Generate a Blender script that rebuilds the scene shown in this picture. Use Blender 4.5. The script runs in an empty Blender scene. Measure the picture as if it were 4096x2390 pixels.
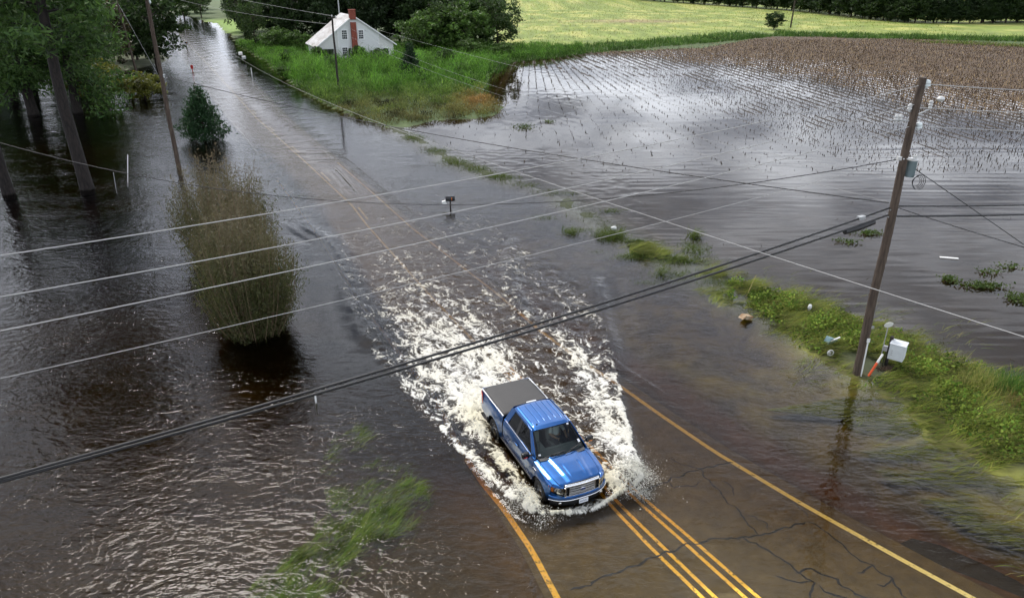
import bpy, bmesh, math, random
import numpy as np
from mathutils import Vector, Matrix
R = math.radians
scene = bpy.context.scene
col = scene.collection
rng = np.random.default_rng(11)
random.seed(5)

# ------------------------------------------------------------------ camera, sky, sun, exposure
cam_data = bpy.data.cameras.new("camera")
cam_data.sensor_width = 36.0
cam_data.lens = 25.714
cam_data.clip_end = 3000
cam = bpy.data.objects.new("camera", cam_data)
cam.location = (0, 0, 14.8)
cam.rotation_euler = (R(90 - 24.2), 0, 0)
col.objects.link(cam)
scene.camera = cam
SUN_EL, SUN_AZ = 53.0, -31.0          # azimuth from +Y, negative to the left
world = bpy.data.worlds.new("World")
scene.world = world
world.use_nodes = True
wn = world.node_tree.nodes; wl = world.node_tree.links
bg = wn["Background"]
sky = wn.new("ShaderNodeTexSky"); sky.sky_type = 'NISHITA'; sky.sun_disc = False
sky.sun_elevation = R(SUN_EL); sky.sun_rotation = R(SUN_AZ)
sky.air_density = 1.0; sky.dust_density = 4.0
skym = wn.new("ShaderNodeMixRGB"); skym.blend_type = 'MULTIPLY'; skym.inputs[0].default_value = 1
skym.inputs[2].default_value = (0.080, 0.080, 0.080, 1)
wl.new(sky.outputs[0], skym.inputs[1])
wtc = wn.new("ShaderNodeTexCoord")
wsep = wn.new("ShaderNodeSeparateXYZ"); wl.new(wtc.outputs["Generated"], wsep.inputs[0])
wz = wn.new("ShaderNodeMath"); wz.operation = 'ABSOLUTE'
wl.new(wsep.outputs[2], wz.inputs[0])
wza = wn.new("ShaderNodeMath"); wza.operation = 'ADD'; wza.inputs[1].default_value = 0.12
wl.new(wz.outputs[0], wza.inputs[0])
wdiv = wn.new("ShaderNodeVectorMath"); wdiv.operation = 'DIVIDE'
wcmb = wn.new("ShaderNodeCombineXYZ")
for k in range(3): wl.new(wza.outputs[0], wcmb.inputs[k])
wl.new(wtc.outputs["Generated"], wdiv.inputs[0]); wl.new(wcmb.outputs[0], wdiv.inputs[1])
cn1 = wn.new("ShaderNodeTexNoise"); cn1.inputs["Scale"].default_value = 1.1
cn1.inputs["Detail"].default_value = 7; cn1.inputs["Roughness"].default_value = 0.55
cn1.inputs["Distortion"].default_value = 0.4
wl.new(wdiv.outputs[0], cn1.inputs["Vector"])
cr1 = wn.new("ShaderNodeValToRGB")                 # how much cloud
e = cr1.color_ramp.elements
e[0].position = 0.42; e[0].color = (0.12, 0.12, 0.12, 1)
e[1].position = 0.60; e[1].color = (0.92, 0.92, 0.92, 1)
whz = wn.new("ShaderNodeMapRange"); whz.inputs[1].default_value = 0.0; whz.inputs[2].default_value = 0.75; whz.inputs[3].default_value = 0.23; whz.inputs[4].default_value = -0.05
wl.new(wz.outputs[0], whz.inputs[0])               # low cloud banks overlap towards the horizon
wad = wn.new("ShaderNodeMath"); wad.operation = 'ADD'; wl.new(cn1.outputs["Fac"], wad.inputs[0]); wl.new(whz.outputs[0], wad.inputs[1])
wl.new(wad.outputs[0], cr1.inputs[0])
cn2 = wn.new("ShaderNodeTexNoise"); cn2.inputs["Scale"].default_value = 2.3; cn2.inputs["Detail"].default_value = 5
wl.new(wdiv.outputs[0], cn2.inputs["Vector"])
cr2 = wn.new("ShaderNodeValToRGB")                 # how bright the cloud
e = cr2.color_ramp.elements
e[0].position = 0.33; e[0].color = (0.56, 0.63, 0.78, 1)
e[1].position = 0.68; e[1].color = (2.5, 2.62, 2.85, 1)
wl.new(cn2.outputs["Fac"], cr2.inputs[0])
wmix = wn.new("ShaderNodeMixRGB")
wl.new(cr1.outputs[0], wmix.inputs[0])
wl.new(skym.outputs[0], wmix.inputs[1]); wl.new(cr2.outputs[0], wmix.inputs[2])
wl.new(wmix.outputs[0], bg.inputs[0]); bg.inputs[1].default_value = 1.0

sun_data = bpy.data.lights.new("sun", 'SUN')
sun_data.energy = 3.0; sun_data.angle = R(17); sun_data.color = (1.0, 0.965, 0.915)
sun = bpy.data.objects.new("sun", sun_data); col.objects.link(sun)
sd = Vector((math.sin(R(SUN_AZ)) * math.cos(R(SUN_EL)), math.cos(R(SUN_AZ)) * math.cos(R(SUN_EL)), math.sin(R(SUN_EL))))
sun.rotation_euler = sd.to_track_quat('Z', 'Y').to_euler()
sun.location = (-30, 40, 60)
vs = scene.view_settings
vs.view_transform = 'Standard'; vs.look = 'None'; vs.gamma = 1; vs.use_curve_mapping = False
vs.exposure = 0.1
scene.render.engine = 'CYCLES'
cy = scene.cycles
cy.use_denoising = True
cy.max_bounces = 4; cy.diffuse_bounces = 2; cy.glossy_bounces = 2; cy.transmission_bounces = 2
cy.use_adaptive_sampling = True; cy.adaptive_threshold = 0.03
cy.transparent_max_bounces = 12; cy.volume_bounces = 0
cy.caustics_reflective = False; cy.caustics_refractive = False
cy.sample_clamp_indirect = 6; cy.sample_clamp_direct = 14

# ------------------------------------------------------------------ helpers
def tag(o, label=None, cat=None, group=None, kind=None):
    if label: o["label"] = label
    if cat: o["category"] = cat
    if group: o["group"] = group
    if kind: o["kind"] = kind
    return o

def empty(name, loc=(0, 0, 0), rz=0.0, parent=None):
    o = bpy.data.objects.new(name, None); o.empty_display_size = 0.2
    o.location = loc; o.rotation_euler = (0, 0, rz)
    col.objects.link(o)
    if parent: o.parent = parent
    return o

def link(name, me, parent=None):
    o = bpy.data.objects.new(name, me); col.objects.link(o)
    if parent: o.parent = parent
    return o

def np_mesh(name, V, F, mat, C=None, smooth=False, attrs=None):
    """V (n,3) float, F (m,k) int with k = 3 or 4, C (n,3) colours."""
    V = np.ascontiguousarray(V, dtype=np.float32); F = np.ascontiguousarray(F, dtype=np.int32)
    me = bpy.data.meshes.new(name)
    n, (m, k) = len(V), F.shape
    me.vertices.add(n); me.vertices.foreach_set("co", V.ravel())
    me.loops.add(m * k); me.loops.foreach_set("vertex_index", F.ravel())
    me.polygons.add(m)
    me.polygons.foreach_set("loop_start", np.arange(0, m * k, k, dtype=np.int32))
    me.polygons.foreach_set("loop_total", np.full(m, k, dtype=np.int32))
    me.polygons.foreach_set("use_smooth", np.full(m, smooth, dtype=bool))
    if C is not None:
        a = me.color_attributes.new("Col", 'FLOAT_COLOR', 'POINT')
        cc = np.ones((n, 4), dtype=np.float32); cc[:, :3] = np.clip(C, 0, 1)
        a.data.foreach_set("color", cc.ravel())
    for an, av in (attrs or {}).items():
        a = me.attributes.new(an, 'FLOAT', 'POINT'); a.data.foreach_set("value", np.ascontiguousarray(av, dtype=np.float32))
    if mat: me.materials.append(mat)
    me.update(calc_edges=True); me.validate()
    return me

class MB:
    """collects simple shapes into one mesh"""
    def __init__(s): s.v = []; s.f = []
    def add(s, v, f):
        b = len(s.v); s.v += [tuple(p) for p in v]; s.f += [tuple(i + b for i in q) for q in f]; return s
    def box(s, c, d, rot=None, taper=1.0):
        hx, hy, hz = d[0] / 2, d[1] / 2, d[2] / 2
        v = [Vector((x * hx * (taper if z > 0 else 1), y * hy * (taper if z > 0 else 1), z * hz)) for z in (-1, 1) for y in (-1, 1) for x in (-1, 1)]
        if rot is not None: v = [rot @ p for p in v]
        v = [p + Vector(c) for p in v]
        return s.add(v, [(0, 2, 3, 1), (4, 5, 7, 6), (0, 1, 5, 4), (2, 6, 7, 3), (0, 4, 6, 2), (1, 3, 7, 5)])
    def tube(s, pts, rad, n=8, cap=True):
        pts = [Vector(p) for p in pts]
        if not hasattr(rad, '__len__'): rad = [rad] * len(pts)
        v = []; up = None
        for i, p in enumerate(pts):
            t = (pts[min(i + 1, len(pts) - 1)] - pts[max(i - 1, 0)]).normalized()
            a = t.cross(Vector((0, 0, 1)) if abs(t.z) < 0.95 else Vector((1, 0, 0))).normalized() if up is None else (up - t * up.dot(t)).normalized()
            up = a; b = t.cross(a)
            for k in range(n):
                w = 2 * math.pi * k / n
                v.append(p + (a * math.cos(w) + b * math.sin(w)) * rad[i])
        f = []
        for i in range(len(pts) - 1):
            for k in range(n):
                f.append((i * n + k, i * n + (k + 1) % n, (i + 1) * n + (k + 1) % n, (i + 1) * n + k))
        if cap:
            f.append(tuple(range(n))[::-1]); f.append(tuple((len(pts) - 1) * n + k for k in range(n)))
        return s.add(v, f)
    def lathe(s, prof, c=(0, 0, 0), axis='Z', n=20, cap=True):
        v = []
        for r, h in prof:
            for k in range(n):
                w = 2 * math.pi * k / n
                p = (r * math.cos(w), r * math.sin(w), h)
                if axis == 'Y': p = (p[0], p[2], p[1])
                if axis == 'X': p = (p[2], p[0], p[1])
                v.append((p[0] + c[0], p[1] + c[1], p[2] + c[2]))
        f = []
        for i in range(len(prof) - 1):
            for k in range(n):
                f.append((i * n + k, i * n + (k + 1) % n, (i + 1) * n + (k + 1) % n, (i + 1) * n + k))
        if cap: f.append(tuple(range(n))[::-1]); f.append(tuple((len(prof) - 1) * n + k for k in range(n)))
        return s.add(v, f)
    def prism(s, poly, ext):
        """poly: list of 3D points, ext: offset vector"""
        n = len(poly); e_ = Vector(ext)
        v = [Vector(p) for p in poly] + [Vector(p) + e_ for p in poly]
        f = [tuple(range(n))[::-1], tuple(range(n, 2 * n))] + [(i, (i + 1) % n, n + (i + 1) % n, n + i) for i in range(n)]
        return s.add(v, f)
    def grid(s, fn, nu, nv):
        v = [fn(i / nu, j / nv) for j in range(nv + 1) for i in range(nu + 1)]
        f = [(j * (nu + 1) + i, j * (nu + 1) + i + 1, (j + 1) * (nu + 1) + i + 1, (j + 1) * (nu + 1) + i) for j in range(nv) for i in range(nu)]
        return s.add(v, f)
    def build(s, name, mat, parent=None, smooth=None, bevel=0.0, solid=0.0, seg=2):
        me = bpy.data.meshes.new(name)
        me.from_pydata([tuple(p) for p in s.v], [], s.f)
        bm = bmesh.new(); bm.from_mesh(me)
        bmesh.ops.recalc_face_normals(bm, faces=bm.faces)
        if bevel: bmesh.ops.bevel(bm, geom=list(bm.edges), offset=bevel, segments=seg, profile=0.6, affect='EDGES', clamp_overlap=True)
        bm.to_mesh(me); bm.free()
        me.materials.append(mat)
        if smooth is not None:
            me.shade_smooth(); me.set_sharp_from_angle(angle=R(smooth))
        o = link(name, me, parent)
        if solid:
            m = o.modifiers.new("thickness", 'SOLIDIFY'); m.thickness = solid; m.offset = -1
        return o

# gradient noise, vectorised
_perm = np.random.default_rng(3).permutation(256)
_perm = np.concatenate([_perm, _perm, _perm])
_ga = np.random.default_rng(4).uniform(0, 2 * np.pi, 256)
_gx, _gy = np.cos(_ga), np.sin(_ga)
def pn(x, y, seed=0):
    x = np.asarray(x, float) + seed * 17.31; y = np.asarray(y, float) + seed * 9.77
    xi = np.floor(x).astype(int); yi = np.floor(y).astype(int)
    xf = x - xi; yf = y - yi; xi &= 255; yi &= 255
    u = xf * xf * xf * (xf * (xf * 6 - 15) + 10); v = yf * yf * yf * (yf * (yf * 6 - 15) + 10)
    def g(ix, iy, dx, dy):
        h = _perm[_perm[ix & 255] + (iy & 255)]
        return _gx[h] * dx + _gy[h] * dy
    a = g(xi, yi, xf, yf); b = g(xi + 1, yi, xf - 1, yf)
    c = g(xi, yi + 1, xf, yf - 1); d = g(xi + 1, yi + 1, xf - 1, yf - 1)
    return (a + u * (b - a)) * (1 - v) + (c + u * (d - c)) * v
def fbm(x, y, oct=4, seed=0, gain=0.5):
    s = 0; a = 1; f = 1
    for k in range(oct):
        s = s + a * pn(x * f, y * f, seed + k * 3); a *= gain; f *= 2.03
    return s
def sstep(a, b, x):
    t = np.clip((np.asarray(x, float) - a) / (b - a), 0, 1); return t * t * (3 - 2 * t)
def pdist(x, y, pts):
    """distance to a polyline, arc parameter (vertex index units), side sign"""
    best = np.full(np.shape(x), 1e9); par = np.zeros(np.shape(x)); side = np.ones(np.shape(x))
    for i in range(len(pts) - 1):
        ax, ay = pts[i]; bx, by = pts[i + 1]; dx, dy = bx - ax, by - ay; L2 = dx * dx + dy * dy
        t = np.clip(((x - ax) * dx + (y - ay) * dy) / L2, 0, 1)
        d = np.hypot(x - ax - t * dx, y - ay - t * dy)
        m = d < best
        best = np.where(m, d, best); par = np.where(m, i + t, par)
        side = np.where(m, np.sign((x - ax) * dy - (y - ay) * dx), side)   # + to the right of travel
    return best, par, side
def inpoly(x, y, poly):
    c = np.zeros(np.shape(x), bool); n = len(poly)
    for i in range(n):
        x1, y1 = poly[i]; x2, y2 = poly[(i + 1) % n]
        if y1 == y2: continue
        cond = ((y1 > y) != (y2 > y)) & (x < (x2 - x1) * (y - y1) / (y2 - y1) + x1)
        c ^= cond
    return c

# ------------------------------------------------------------------ materials
def mat(name, base=(0.5, 0.5, 0.5), rough=0.6, metal=0.0, coat=0.0, var=0.0, vscale=3.0, bump=0.0, bscale=20.0, attr=False, transl=0.0, spec=0.5, stretch=None, base2=None):
    m = bpy.data.materials.new(name); m.use_nodes = True
    nt = m.node_tree; n = nt.nodes; l = nt.links
    b = n["Principled BSDF"]; out = n["Material Output"]
    b.inputs["Roughness"].default_value = rough; b.inputs["Metallic"].default_value = metal
    b.inputs["Coat Weight"].default_value = coat; b.inputs["Coat Roughness"].default_value = 0.06
    b.inputs["Specular IOR Level"].default_value = spec
    b.inputs["Base Color"].default_value = (*base, 1)
    src = None
    tc = n.new("ShaderNodeTexCoord"); vec = tc.outputs["Object"]
    if stretch:
        mp = n.new("ShaderNodeMapping"); mp.inputs["Scale"].default_value = stretch
        l.new(vec, mp.inputs[0]); vec = mp.outputs[0]
    if attr:
        a = n.new("ShaderNodeAttribute"); a.attribute_name = "Col"; src = a.outputs["Color"]
    if var or base2:
        nz = n.new("ShaderNodeTexNoise"); nz.inputs["Scale"].default_value = vscale
        nz.inputs["Detail"].default_value = 6; nz.inputs["Roughness"].default_value = 0.65
        l.new(vec, nz.inputs["Vector"])
        if base2:
            rp = n.new("ShaderNodeValToRGB"); rp.color_ramp.elements[0].position = 0.40; rp.color_ramp.elements[1].position = 0.60
            rp.color_ramp.elements[0].color = (*base, 1); rp.color_ramp.elements[1].color = (*base2, 1)
            l.new(nz.outputs["Fac"], rp.inputs[0]); src = rp.outputs[0]
        else:
            mr = n.new("ShaderNodeMapRange"); mr.inputs[1].default_value = 0.25; mr.inputs[2].default_value = 0.75
            mr.inputs[3].default_value = 1 - var; mr.inputs[4].default_value = 1 + var
            l.new(nz.outputs["Fac"], mr.inputs[0])
            mx = n.new("ShaderNodeMixRGB"); mx.blend_type = 'MULTIPLY'; mx.inputs[0].default_value = 1
            if src: l.new(src, mx.inputs[1])
            else: mx.inputs[1].default_value = (*base, 1)
            l.new(mr.outputs[0], mx.inputs[2]); src = mx.outputs[0]
    if src: l.new(src, b.inputs["Base Color"])
    if bump:
        nb = n.new("ShaderNodeTexNoise"); nb.inputs["Scale"].default_value = bscale; nb.inputs["Detail"].default_value = 5
        l.new(vec, nb.inputs["Vector"])
        bp = n.new("ShaderNodeBump"); bp.inputs["Strength"].default_value = bump; bp.inputs["Distance"].default_value = 0.03
        l.new(nb.outputs["Fac"], bp.inputs["Height"]); l.new(bp.outputs[0], b.inputs["Normal"])
    if transl:
        t = n.new("ShaderNodeBsdfTranslucent")
        if src: l.new(src, t.inputs[0])
        else: t.inputs[0].default_value = (*base, 1)
        mx = n.new("ShaderNodeMixShader"); mx.inputs[0].default_value = transl
        l.new(b.outputs[0], mx.inputs[1]); l.new(t.outputs[0], mx.inputs[2]); l.new(mx.outputs[0], out.inputs[0])
    return m

def glass_mat(name, tint, ior=1.5, rough=0.0):
    m = bpy.data.materials.new(name); m.use_nodes = True
    n = m.node_tree.nodes; l = m.node_tree.links; n.remove(n["Principled BSDF"])
    tr = n.new("ShaderNodeBsdfTransparent"); tr.inputs[0].default_value = (*tint, 1)
    gl = n.new("ShaderNodeBsdfGlossy"); gl.inputs["Roughness"].default_value = rough
    fr = n.new("ShaderNodeFresnel"); fr.inputs[0].default_value = ior
    mx = n.new("ShaderNodeMixShader"); l.new(fr.outputs[0], mx.inputs[0]); l.new(tr.outputs[0], mx.inputs[1]); l.new(gl.outputs[0], mx.inputs[2])
    l.new(mx.outputs[0], n["Material Output"].inputs[0])
    return m
# ------------------------------------------------------------------ layout of the place (metres, water level z = 0)
# road: the two edge lines and the centre line as x(Y); the road runs away to the far left
XR_Y = [-40, 8, 14.09, 15.71, 17.17, 18.88, 20.74, 23.16, 25.18, 27.45, 29.99, 33.93, 38.2, 44.67, 51.15, 61.63, 82.55, 130.2, 232, 301, 430, 700]
XR_X = [58, 17.0, 11.98, 10.65, 9.54, 8.28, 6.94, 5.44, 4.27, 2.76, 1.30, -.62, -2.95, -6.5, -9.67, -14.88, -25.31, -47.5, -97.3, -131, -194, -326]
XL_Y = [-40, 8, 14.09, 15.84, 17.72, 19.09, 25.18, 27.45, 33.93, 45.08, 60.91, 81.33, 127.35, 232, 301, 430, 700]
XL_X = [26, 3.5, 1.18, .57, -.25, -.91, -3.2, -4.3, -7.6, -12.7, -20.4, -31.0, -53.8, -105.5, -139, -202, -334]
XC_Y = [-40, 8, 14.09, 18.2, 22, 27, 34, 45.08, 49.14, 60.91, 81.33, 127.35, 232, 301, 430, 700]
XC_X = [35, 8.9, 5.55, 3.55, 1.75, -.65, -4.1, -9.31, -11.03, -17.12, -27.86, -50.3, -101.5, -135, -198, -330]
xr = lambda Y: np.interp(Y, XR_Y, XR_X)
xl = lambda Y: np.interp(Y, XL_Y, XL_X)
xc = lambda Y: np.interp(Y, XC_Y, XC_X)
_zy = [-40, 10, 14, 16, 18, 21, 25, 34, 42, 50, 62, 85, 127, 232, 300, 700]
_zz = [0.05, -.02, -.04, -.10, -.20, -.26, -.29, -.29, -.25, -.20, -.165, -.14, -.12, -.10, 0.02, 0.3]
def zroad(x, Y):
    z = np.interp(Y, _zy, _zz)
    half = (xr(Y) - xl(Y)) / 2
    n = (x - xc(Y)) / half
    deep = sstep(17, 22, Y) * sstep(75, 55, Y) * sstep(-0.72, -1.0, n)
    return z + 0.05 * (1 - np.clip(np.abs(n), 0, 1.5)) - 0.60 * deep
BANK = [(-12.4, 76.5), (-10.4, 72.6), (-6.9, 65.4), (-4.0, 60.0), (-0.9, 56), (3.2, 51), (5.6, 44.2), (7.6, 40.0), (9.9, 36.0), (12.4, 32.3), (15.0, 28.6), (16.6, 24.5), (18.3, 20.5), (22, 15.5), (30, 6), (60, -30)]
B_CR = [.03, -.01, -.03, -.02, -.02, -.05, -.03, -.02, .00, .08, .13, .13, .12, .12, .1, .1]
B_W = [2, 1.6, 1.7, 1.9, 1.6, 1.5, 1.9, 2.0, 2.4, 3.1, 3.9, 4.6, 5.4, 5.4, 5, 5]
DRY = [(4, 160), (11, 150), (18.2, 143), (27, 134), (35.9, 124.6), (41, 110), (43.8, 98.7), (45.5, 88), (47.5, 82.3), (54.6, 79), (75, 74), (120, 60), (300, 10)]
LOT = [(-130, 300), (-88, 232), (-60, 168), (-44, 135), (-31.5, 107), (-24, 92), (-17.5, 81.8), (-13, 75.6), (-10.5, 76.5), (-8, 80), (-4.2, 80.5), (-1.6, 83.2), (-1.0, 88), (-3.8, 95), (-3.3, 118), (-1.2, 134), (8, 142), (14, 150), (40, 160), (64, 190), (97, 178.5), (110, 165), (300, 110), (900, 60), (900, 1200), (-420, 1200), (-300, 640)]
FIELD_EDGE = [(-3.3, 118), (-1.2, 134), (8, 142), (14, 150), (40, 168), (64, 189), (97, 178), (130, 168), (300, 120)]
def ground_z(x, y):
    x = np.asarray(x, float); y = np.asarray(y, float)
    n1 = fbm(x * 0.22, y * 0.22, 4, 1); n2 = fbm(x * 0.9, y * 0.9, 3, 7)
    z = np.where(x < xl(y) - 1, -0.95, -0.55) + 0.10 * n1 + 0.03 * n2
    right = x - xr(y)
    # right verge: shallow grassy shoulder beside the near road
    sh = sstep(11.5, 5.0, np.abs(right - 3.5)) * sstep(40, 22, y)
    z = z + sh * (0.24 + 0.06 * n1)
    d, p, s = pdist(x, y, BANK)
    cr = np.interp(p, np.arange(len(BANK)), B_CR); bw = np.interp(p, np.arange(len(BANK)), B_W)
    crest = cr + 0.16 * n1 * sstep(0.0, 5, p + 2) + 0.07 * n2
    bank = crest - 0.42 * sstep(0.25, 1.25, d / bw)
    # field side of the bank
    dd, _, ds = pdist(x, y, DRY)
    sgn = np.where(ds > 0, -dd, dd)
    row = x - (150 - y) * np.interp(x, [-4, 2, 8, 15, 40, 70, 150], [-.08, -.05, .04, .15, .12, .08, .05])
    field = np.clip(0.0022 * sgn, -0.13, 0.20) + 0.05 * n1 - 0.01 + 0.06 * np.cos(2 * np.pi * row / 1.4) * sstep(-60, -20, sgn)
    fside = ((s < 0) & (right > 2))
    z = np.where(fside, np.maximum(field, bank - 0.0), np.maximum(z, bank))
    lot = inpoly(x, y, LOT)
    dl, _, _ = pdist(x, y, LOT + LOT[:1])
    zl = np.where(lot, 0.06 + 0.16 * sstep(0, 5, dl) + 0.10 * n1, -10)
    z = np.where(lot, np.maximum(zl, -0.02), z)
    # left far land, beyond the flooded pine yard
    lf = sstep(92, 125, y) * sstep(-52, -64, x + 0.47 * (y - 110) * 0)
    z = np.where(x < xl(y) - 2, np.maximum(z, -0.9 + 0.98 * lf + 0.12 * n1), z)
    # road bed
    half = (xr(y) - xl(y)) / 2; cxm = (xr(y) + xl(y)) / 2
    off = (np.abs(x - cxm) - half) * 0.88
    zr = zroad(np.clip(x, xl(y), xr(y)), y)
    e2 = np.where((x < cxm) & (y < 30), 6.0, 3.2)
    z = np.where(off < 1.0, zr - 0.05 - 0.03 * np.clip(off, 0, 1), np.where(off < e2, (zr - 0.08) * (1 - sstep(0, 1, (off - 1.0) / (e2 - 1.0))) + z * sstep(0, 1, (off - 1.0) / (e2 - 1.0)), z))
    return z

def axis(parts):
    a = []
    for s, e_, st in parts:
        a += list(np.arange(s, e_, st))
    a.append(parts[-1][1]); return np.array(a)

gx = axis([(-900, -300, 40), (-300, -120, 8), (-120, -40, 2.0), (-40, -12, 1.0), (-12, 75, 0.35), (75, 140, 3), (140, 400, 14), (400, 900, 50)])
gy = axis([(-60, 8, 4), (8, 45, 0.4), (45, 150, 0.9), (150, 180, 2.0), (180, 320, 5), (320, 1200, 40)])
X, Y = np.meshgrid(gx, gy)
Z = ground_z(X, Y)
nx, ny = len(gx), len(gy)
idx = np.arange(nx * ny).reshape(ny, nx)
Fg = np.stack([idx[:-1, :-1], idx[:-1, 1:], idx[1:, 1:], idx[1:, :-1]], -1).reshape(-1, 4)
# base colours by what grows or lies there
def ground_col(x, y, z):
    n1 = fbm(x * .12, y * .12, 4, 21); n2 = fbm(x * .6, y * .6, 4, 31)
    C = np.zeros(x.shape + (3,)); C[:] = (0.034, 0.027, 0.018)                      # silt
    def put(m, c):
        mm = np.clip(m, 0, 1)[..., None]; C[:] = C * (1 - mm) + np.array(c) * mm
    right = (x - xr(y)) * .88
    put(sstep(0.4, 1.3, right) * sstep(3.0, 1.8, right) * sstep(60, 30, y), (0.115, 0.062, 0.030))   # red-brown shoulder soil
    put(sstep(1.8, 3.2, right + 0.8 * n2) * sstep(60, 42, y), (0.155, 0.160, 0.026))                 # olive drowned grass
    put(sstep(0.05, -0.12, n2 + .3 * n1) * sstep(2.5, 4, right) * sstep(60, 42, y) * 0.6, (0.04, 0.03, 0.015))
    d, p, s = pdist(x, y, BANK)
    put(sstep(3.0, 1.2, d), (0.034, 0.042, 0.014))
    f = (s < 0) & (right > 2)
    put(f * 1.0 * sstep(1.0, 3.0, d), (0.034, 0.024, 0.015))
    dd, _, ds = pdist(x, y, DRY)
    put(f * (ds < 0) * sstep(0, 10, dd + 5 * n1), (0.080, 0.048, 0.022))
    lot = inpoly(x, y, LOT)
    put(lot * 1.0, (0.060, 0.095, 0.020))
    fe, _, fs = pdist(x, y, FIELD_EDGE)
    mead = lot & (fs < 0) & (x > -4)
    put(mead * sstep(3, 14, fe + 6 * n1), (0.190, 0.250, 0.036))
    put(mead * sstep(12, 30, fe) * sstep(-.05, .35, n1), (0.30, 0.30, 0.075))
    put(mead * sstep(1.0, 0.0, np.hypot((x - 38) / 28, (y - 243) / 14) + .3 * n2), (0.25, 0.19, 0.085))
    put(lot * sstep(-66, -72, x) * sstep(172, 185, y) * sstep(262, 240, y), (0.16, 0.26, 0.03))     # mown lawn
    left = (xl(y) - x) * .88
    put(sstep(1, 4, left) * 0.6, (0.030, 0.028, 0.016))
    put(sstep(-.4, .1, left) * sstep(2.6, .3, left + .5 * n2) * sstep(45, 25, y), (0.085, 0.055, 0.026))
    put(sstep(-.06, .02, z) * (x < xl(y)) , (0.05, 0.062, 0.018))
    return C * (1 + 0.35 * n2[..., None] + 0.45 * (mead * n1)[..., None])
GC = ground_col(X, Y, Z)
M_ground = mat("ground_soil", rough=0.85, attr=True, var=0.35, vscale=1.6, bump=0.6, bscale=6)
ground = link("ground", np_mesh("ground", np.stack([X, Y, Z], -1).reshape(-1, 3), Fg, M_ground, C=GC.reshape(-1, 3), smooth=True))
tag(ground, kind="structure")

# ------------------------------------------------------------------ road
ry = np.concatenate([np.arange(-38, 10, 3), np.arange(10, 60, 0.6), np.arange(60, 140, 2.0), np.arange(140, 640, 10)])
fr = np.concatenate([[-.03, -.015, 0, .015, .03, .05, .075, .10, .13], np.linspace(.2, .9, 8), [.95, .98, 1.0, 1.02, 1.05, 1.08]])
RV = []; 
for yy in ry:
    a, b = float(xl(yy)), float(xr(yy))
    for f_ in fr:
        x_ = a + (b - a) * f_
        RV.append((x_, yy, float(zroad(x_, yy))))
RV = np.array(RV); k = len(fr)
ii = np.arange(len(ry) * k).reshape(len(ry), k)
RF = np.stack([ii[:-1, :-1], ii[:-1, 1:], ii[1:, 1:], ii[1:, :-1]], -1).reshape(-1, 4)
M_road = mat("asphalt", base=(0.090, 0.063, 0.021), rough=0.75, var=0.42, vscale=2.2, bump=0.5, bscale=90)
road = tag(link("road", np_mesh("road", RV, RF, M_road, smooth=True)), kind="structure")
def worn_paint(name, c, lo, hi):
    m = mat(name, base=c, rough=0.6, base2=(.05, .04, .02), vscale=11, bump=0.3, bscale=60)
    rp = [q for q in m.node_tree.nodes if q.type == 'VALTORGB'][0]; rp.color_ramp.elements[0].position = lo; rp.color_ramp.elements[1].position = hi
    return m
M_yellow = worn_paint("yellow_paint", (0.82, 0.46, 0.032), .54, .66)
M_white = worn_paint("pale_road_paint", (0.86, 0.74, 0.32), .56, .68)
M_worn = mat("worn_yellow_paint", base=(0.36, 0.27, 0.07), rough=0.7, var=.45, vscale=1.5)
M_far = mat("worn_road_paint", base=(0.17, 0.16, 0.13), rough=0.7, var=0.5, vscale=2)
def road_strip(name, fx, y0, y1, w, m, off=0.0, dz=0.009):
    n = max(2, int((y1 - y0) / (0.5 if y0 < 60 else 2)) + 1)
    ys = np.linspace(y0, y1, n); v = []
    for i, yy in enumerate(ys):
        t = Vector((float(fx(yy + .2) - fx(yy - .2)), 0.4, 0)).normalized(); nn = Vector((t.y, -t.x, 0))
        c = Vector((float(fx(yy)), yy, 0)) + nn * off
        for sd_ in (-1, 1):
            q = c + nn * sd_ * w / 2
            v.append((q.x, q.y, float(zroad(q.x, q.y)) + dz))
    F_ = np.array([(2 * i, 2 * i + 1, 2 * i + 3, 2 * i + 2) for i in range(n - 1)])
    return link(name, np_mesh(name, np.array(v), F_, m), road)
road_strip("edge_line", xr, -20, 32, 0.17, M_white)
road_strip("edge_line", xr, 32.2, 61.6, 0.15, M_worn)
road_strip("edge_line", xl, -20, 58, 0.17, M_yellow)
road_strip("edge_line", xr, 62, 300, 0.14, M_far)
road_strip("edge_line", xl, 62, 300, 0.14, M_far)
# two double yellow lines that open out towards the camera
yl_a = lambda Y: np.interp(Y, [-20, 14.09, 15.92, 17.76, 24, 27], [23.5, 4.93, 3.93, 3.06, .55, -.75])
yl_b = lambda Y: np.interp(Y, [-20, 14.09, 15.92, 17.76, 24, 27], [23.9, 5.26, 4.29, 3.36, .75, -.60])
yr_a = lambda Y: np.interp(Y, [-20, 14.09, 16.16, 18.13, 24, 27], [27, 6.03, 4.90, 3.83, 1.0, -.45])
yr_b = lambda Y: np.interp(Y, [-20, 14.09, 16.4, 18.33, 24, 27], [27.4, 6.38, 5.10, 4.02, 1.2, -.30])
for fn_ in (yl_a, yl_b, yr_a, yr_b):
    road_strip("centre_line", fn_, -18, 27, 0.115, M_yellow)
road_strip("centre_line", xc, 27, 240, 0.13, M_worn, off=-0.10)
for y0 in np.arange(46, 150, 9.5):
    road_strip("centre_dash", xc, y0, y0 + 2.6, 0.13, M_worn, off=0.22)
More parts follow.
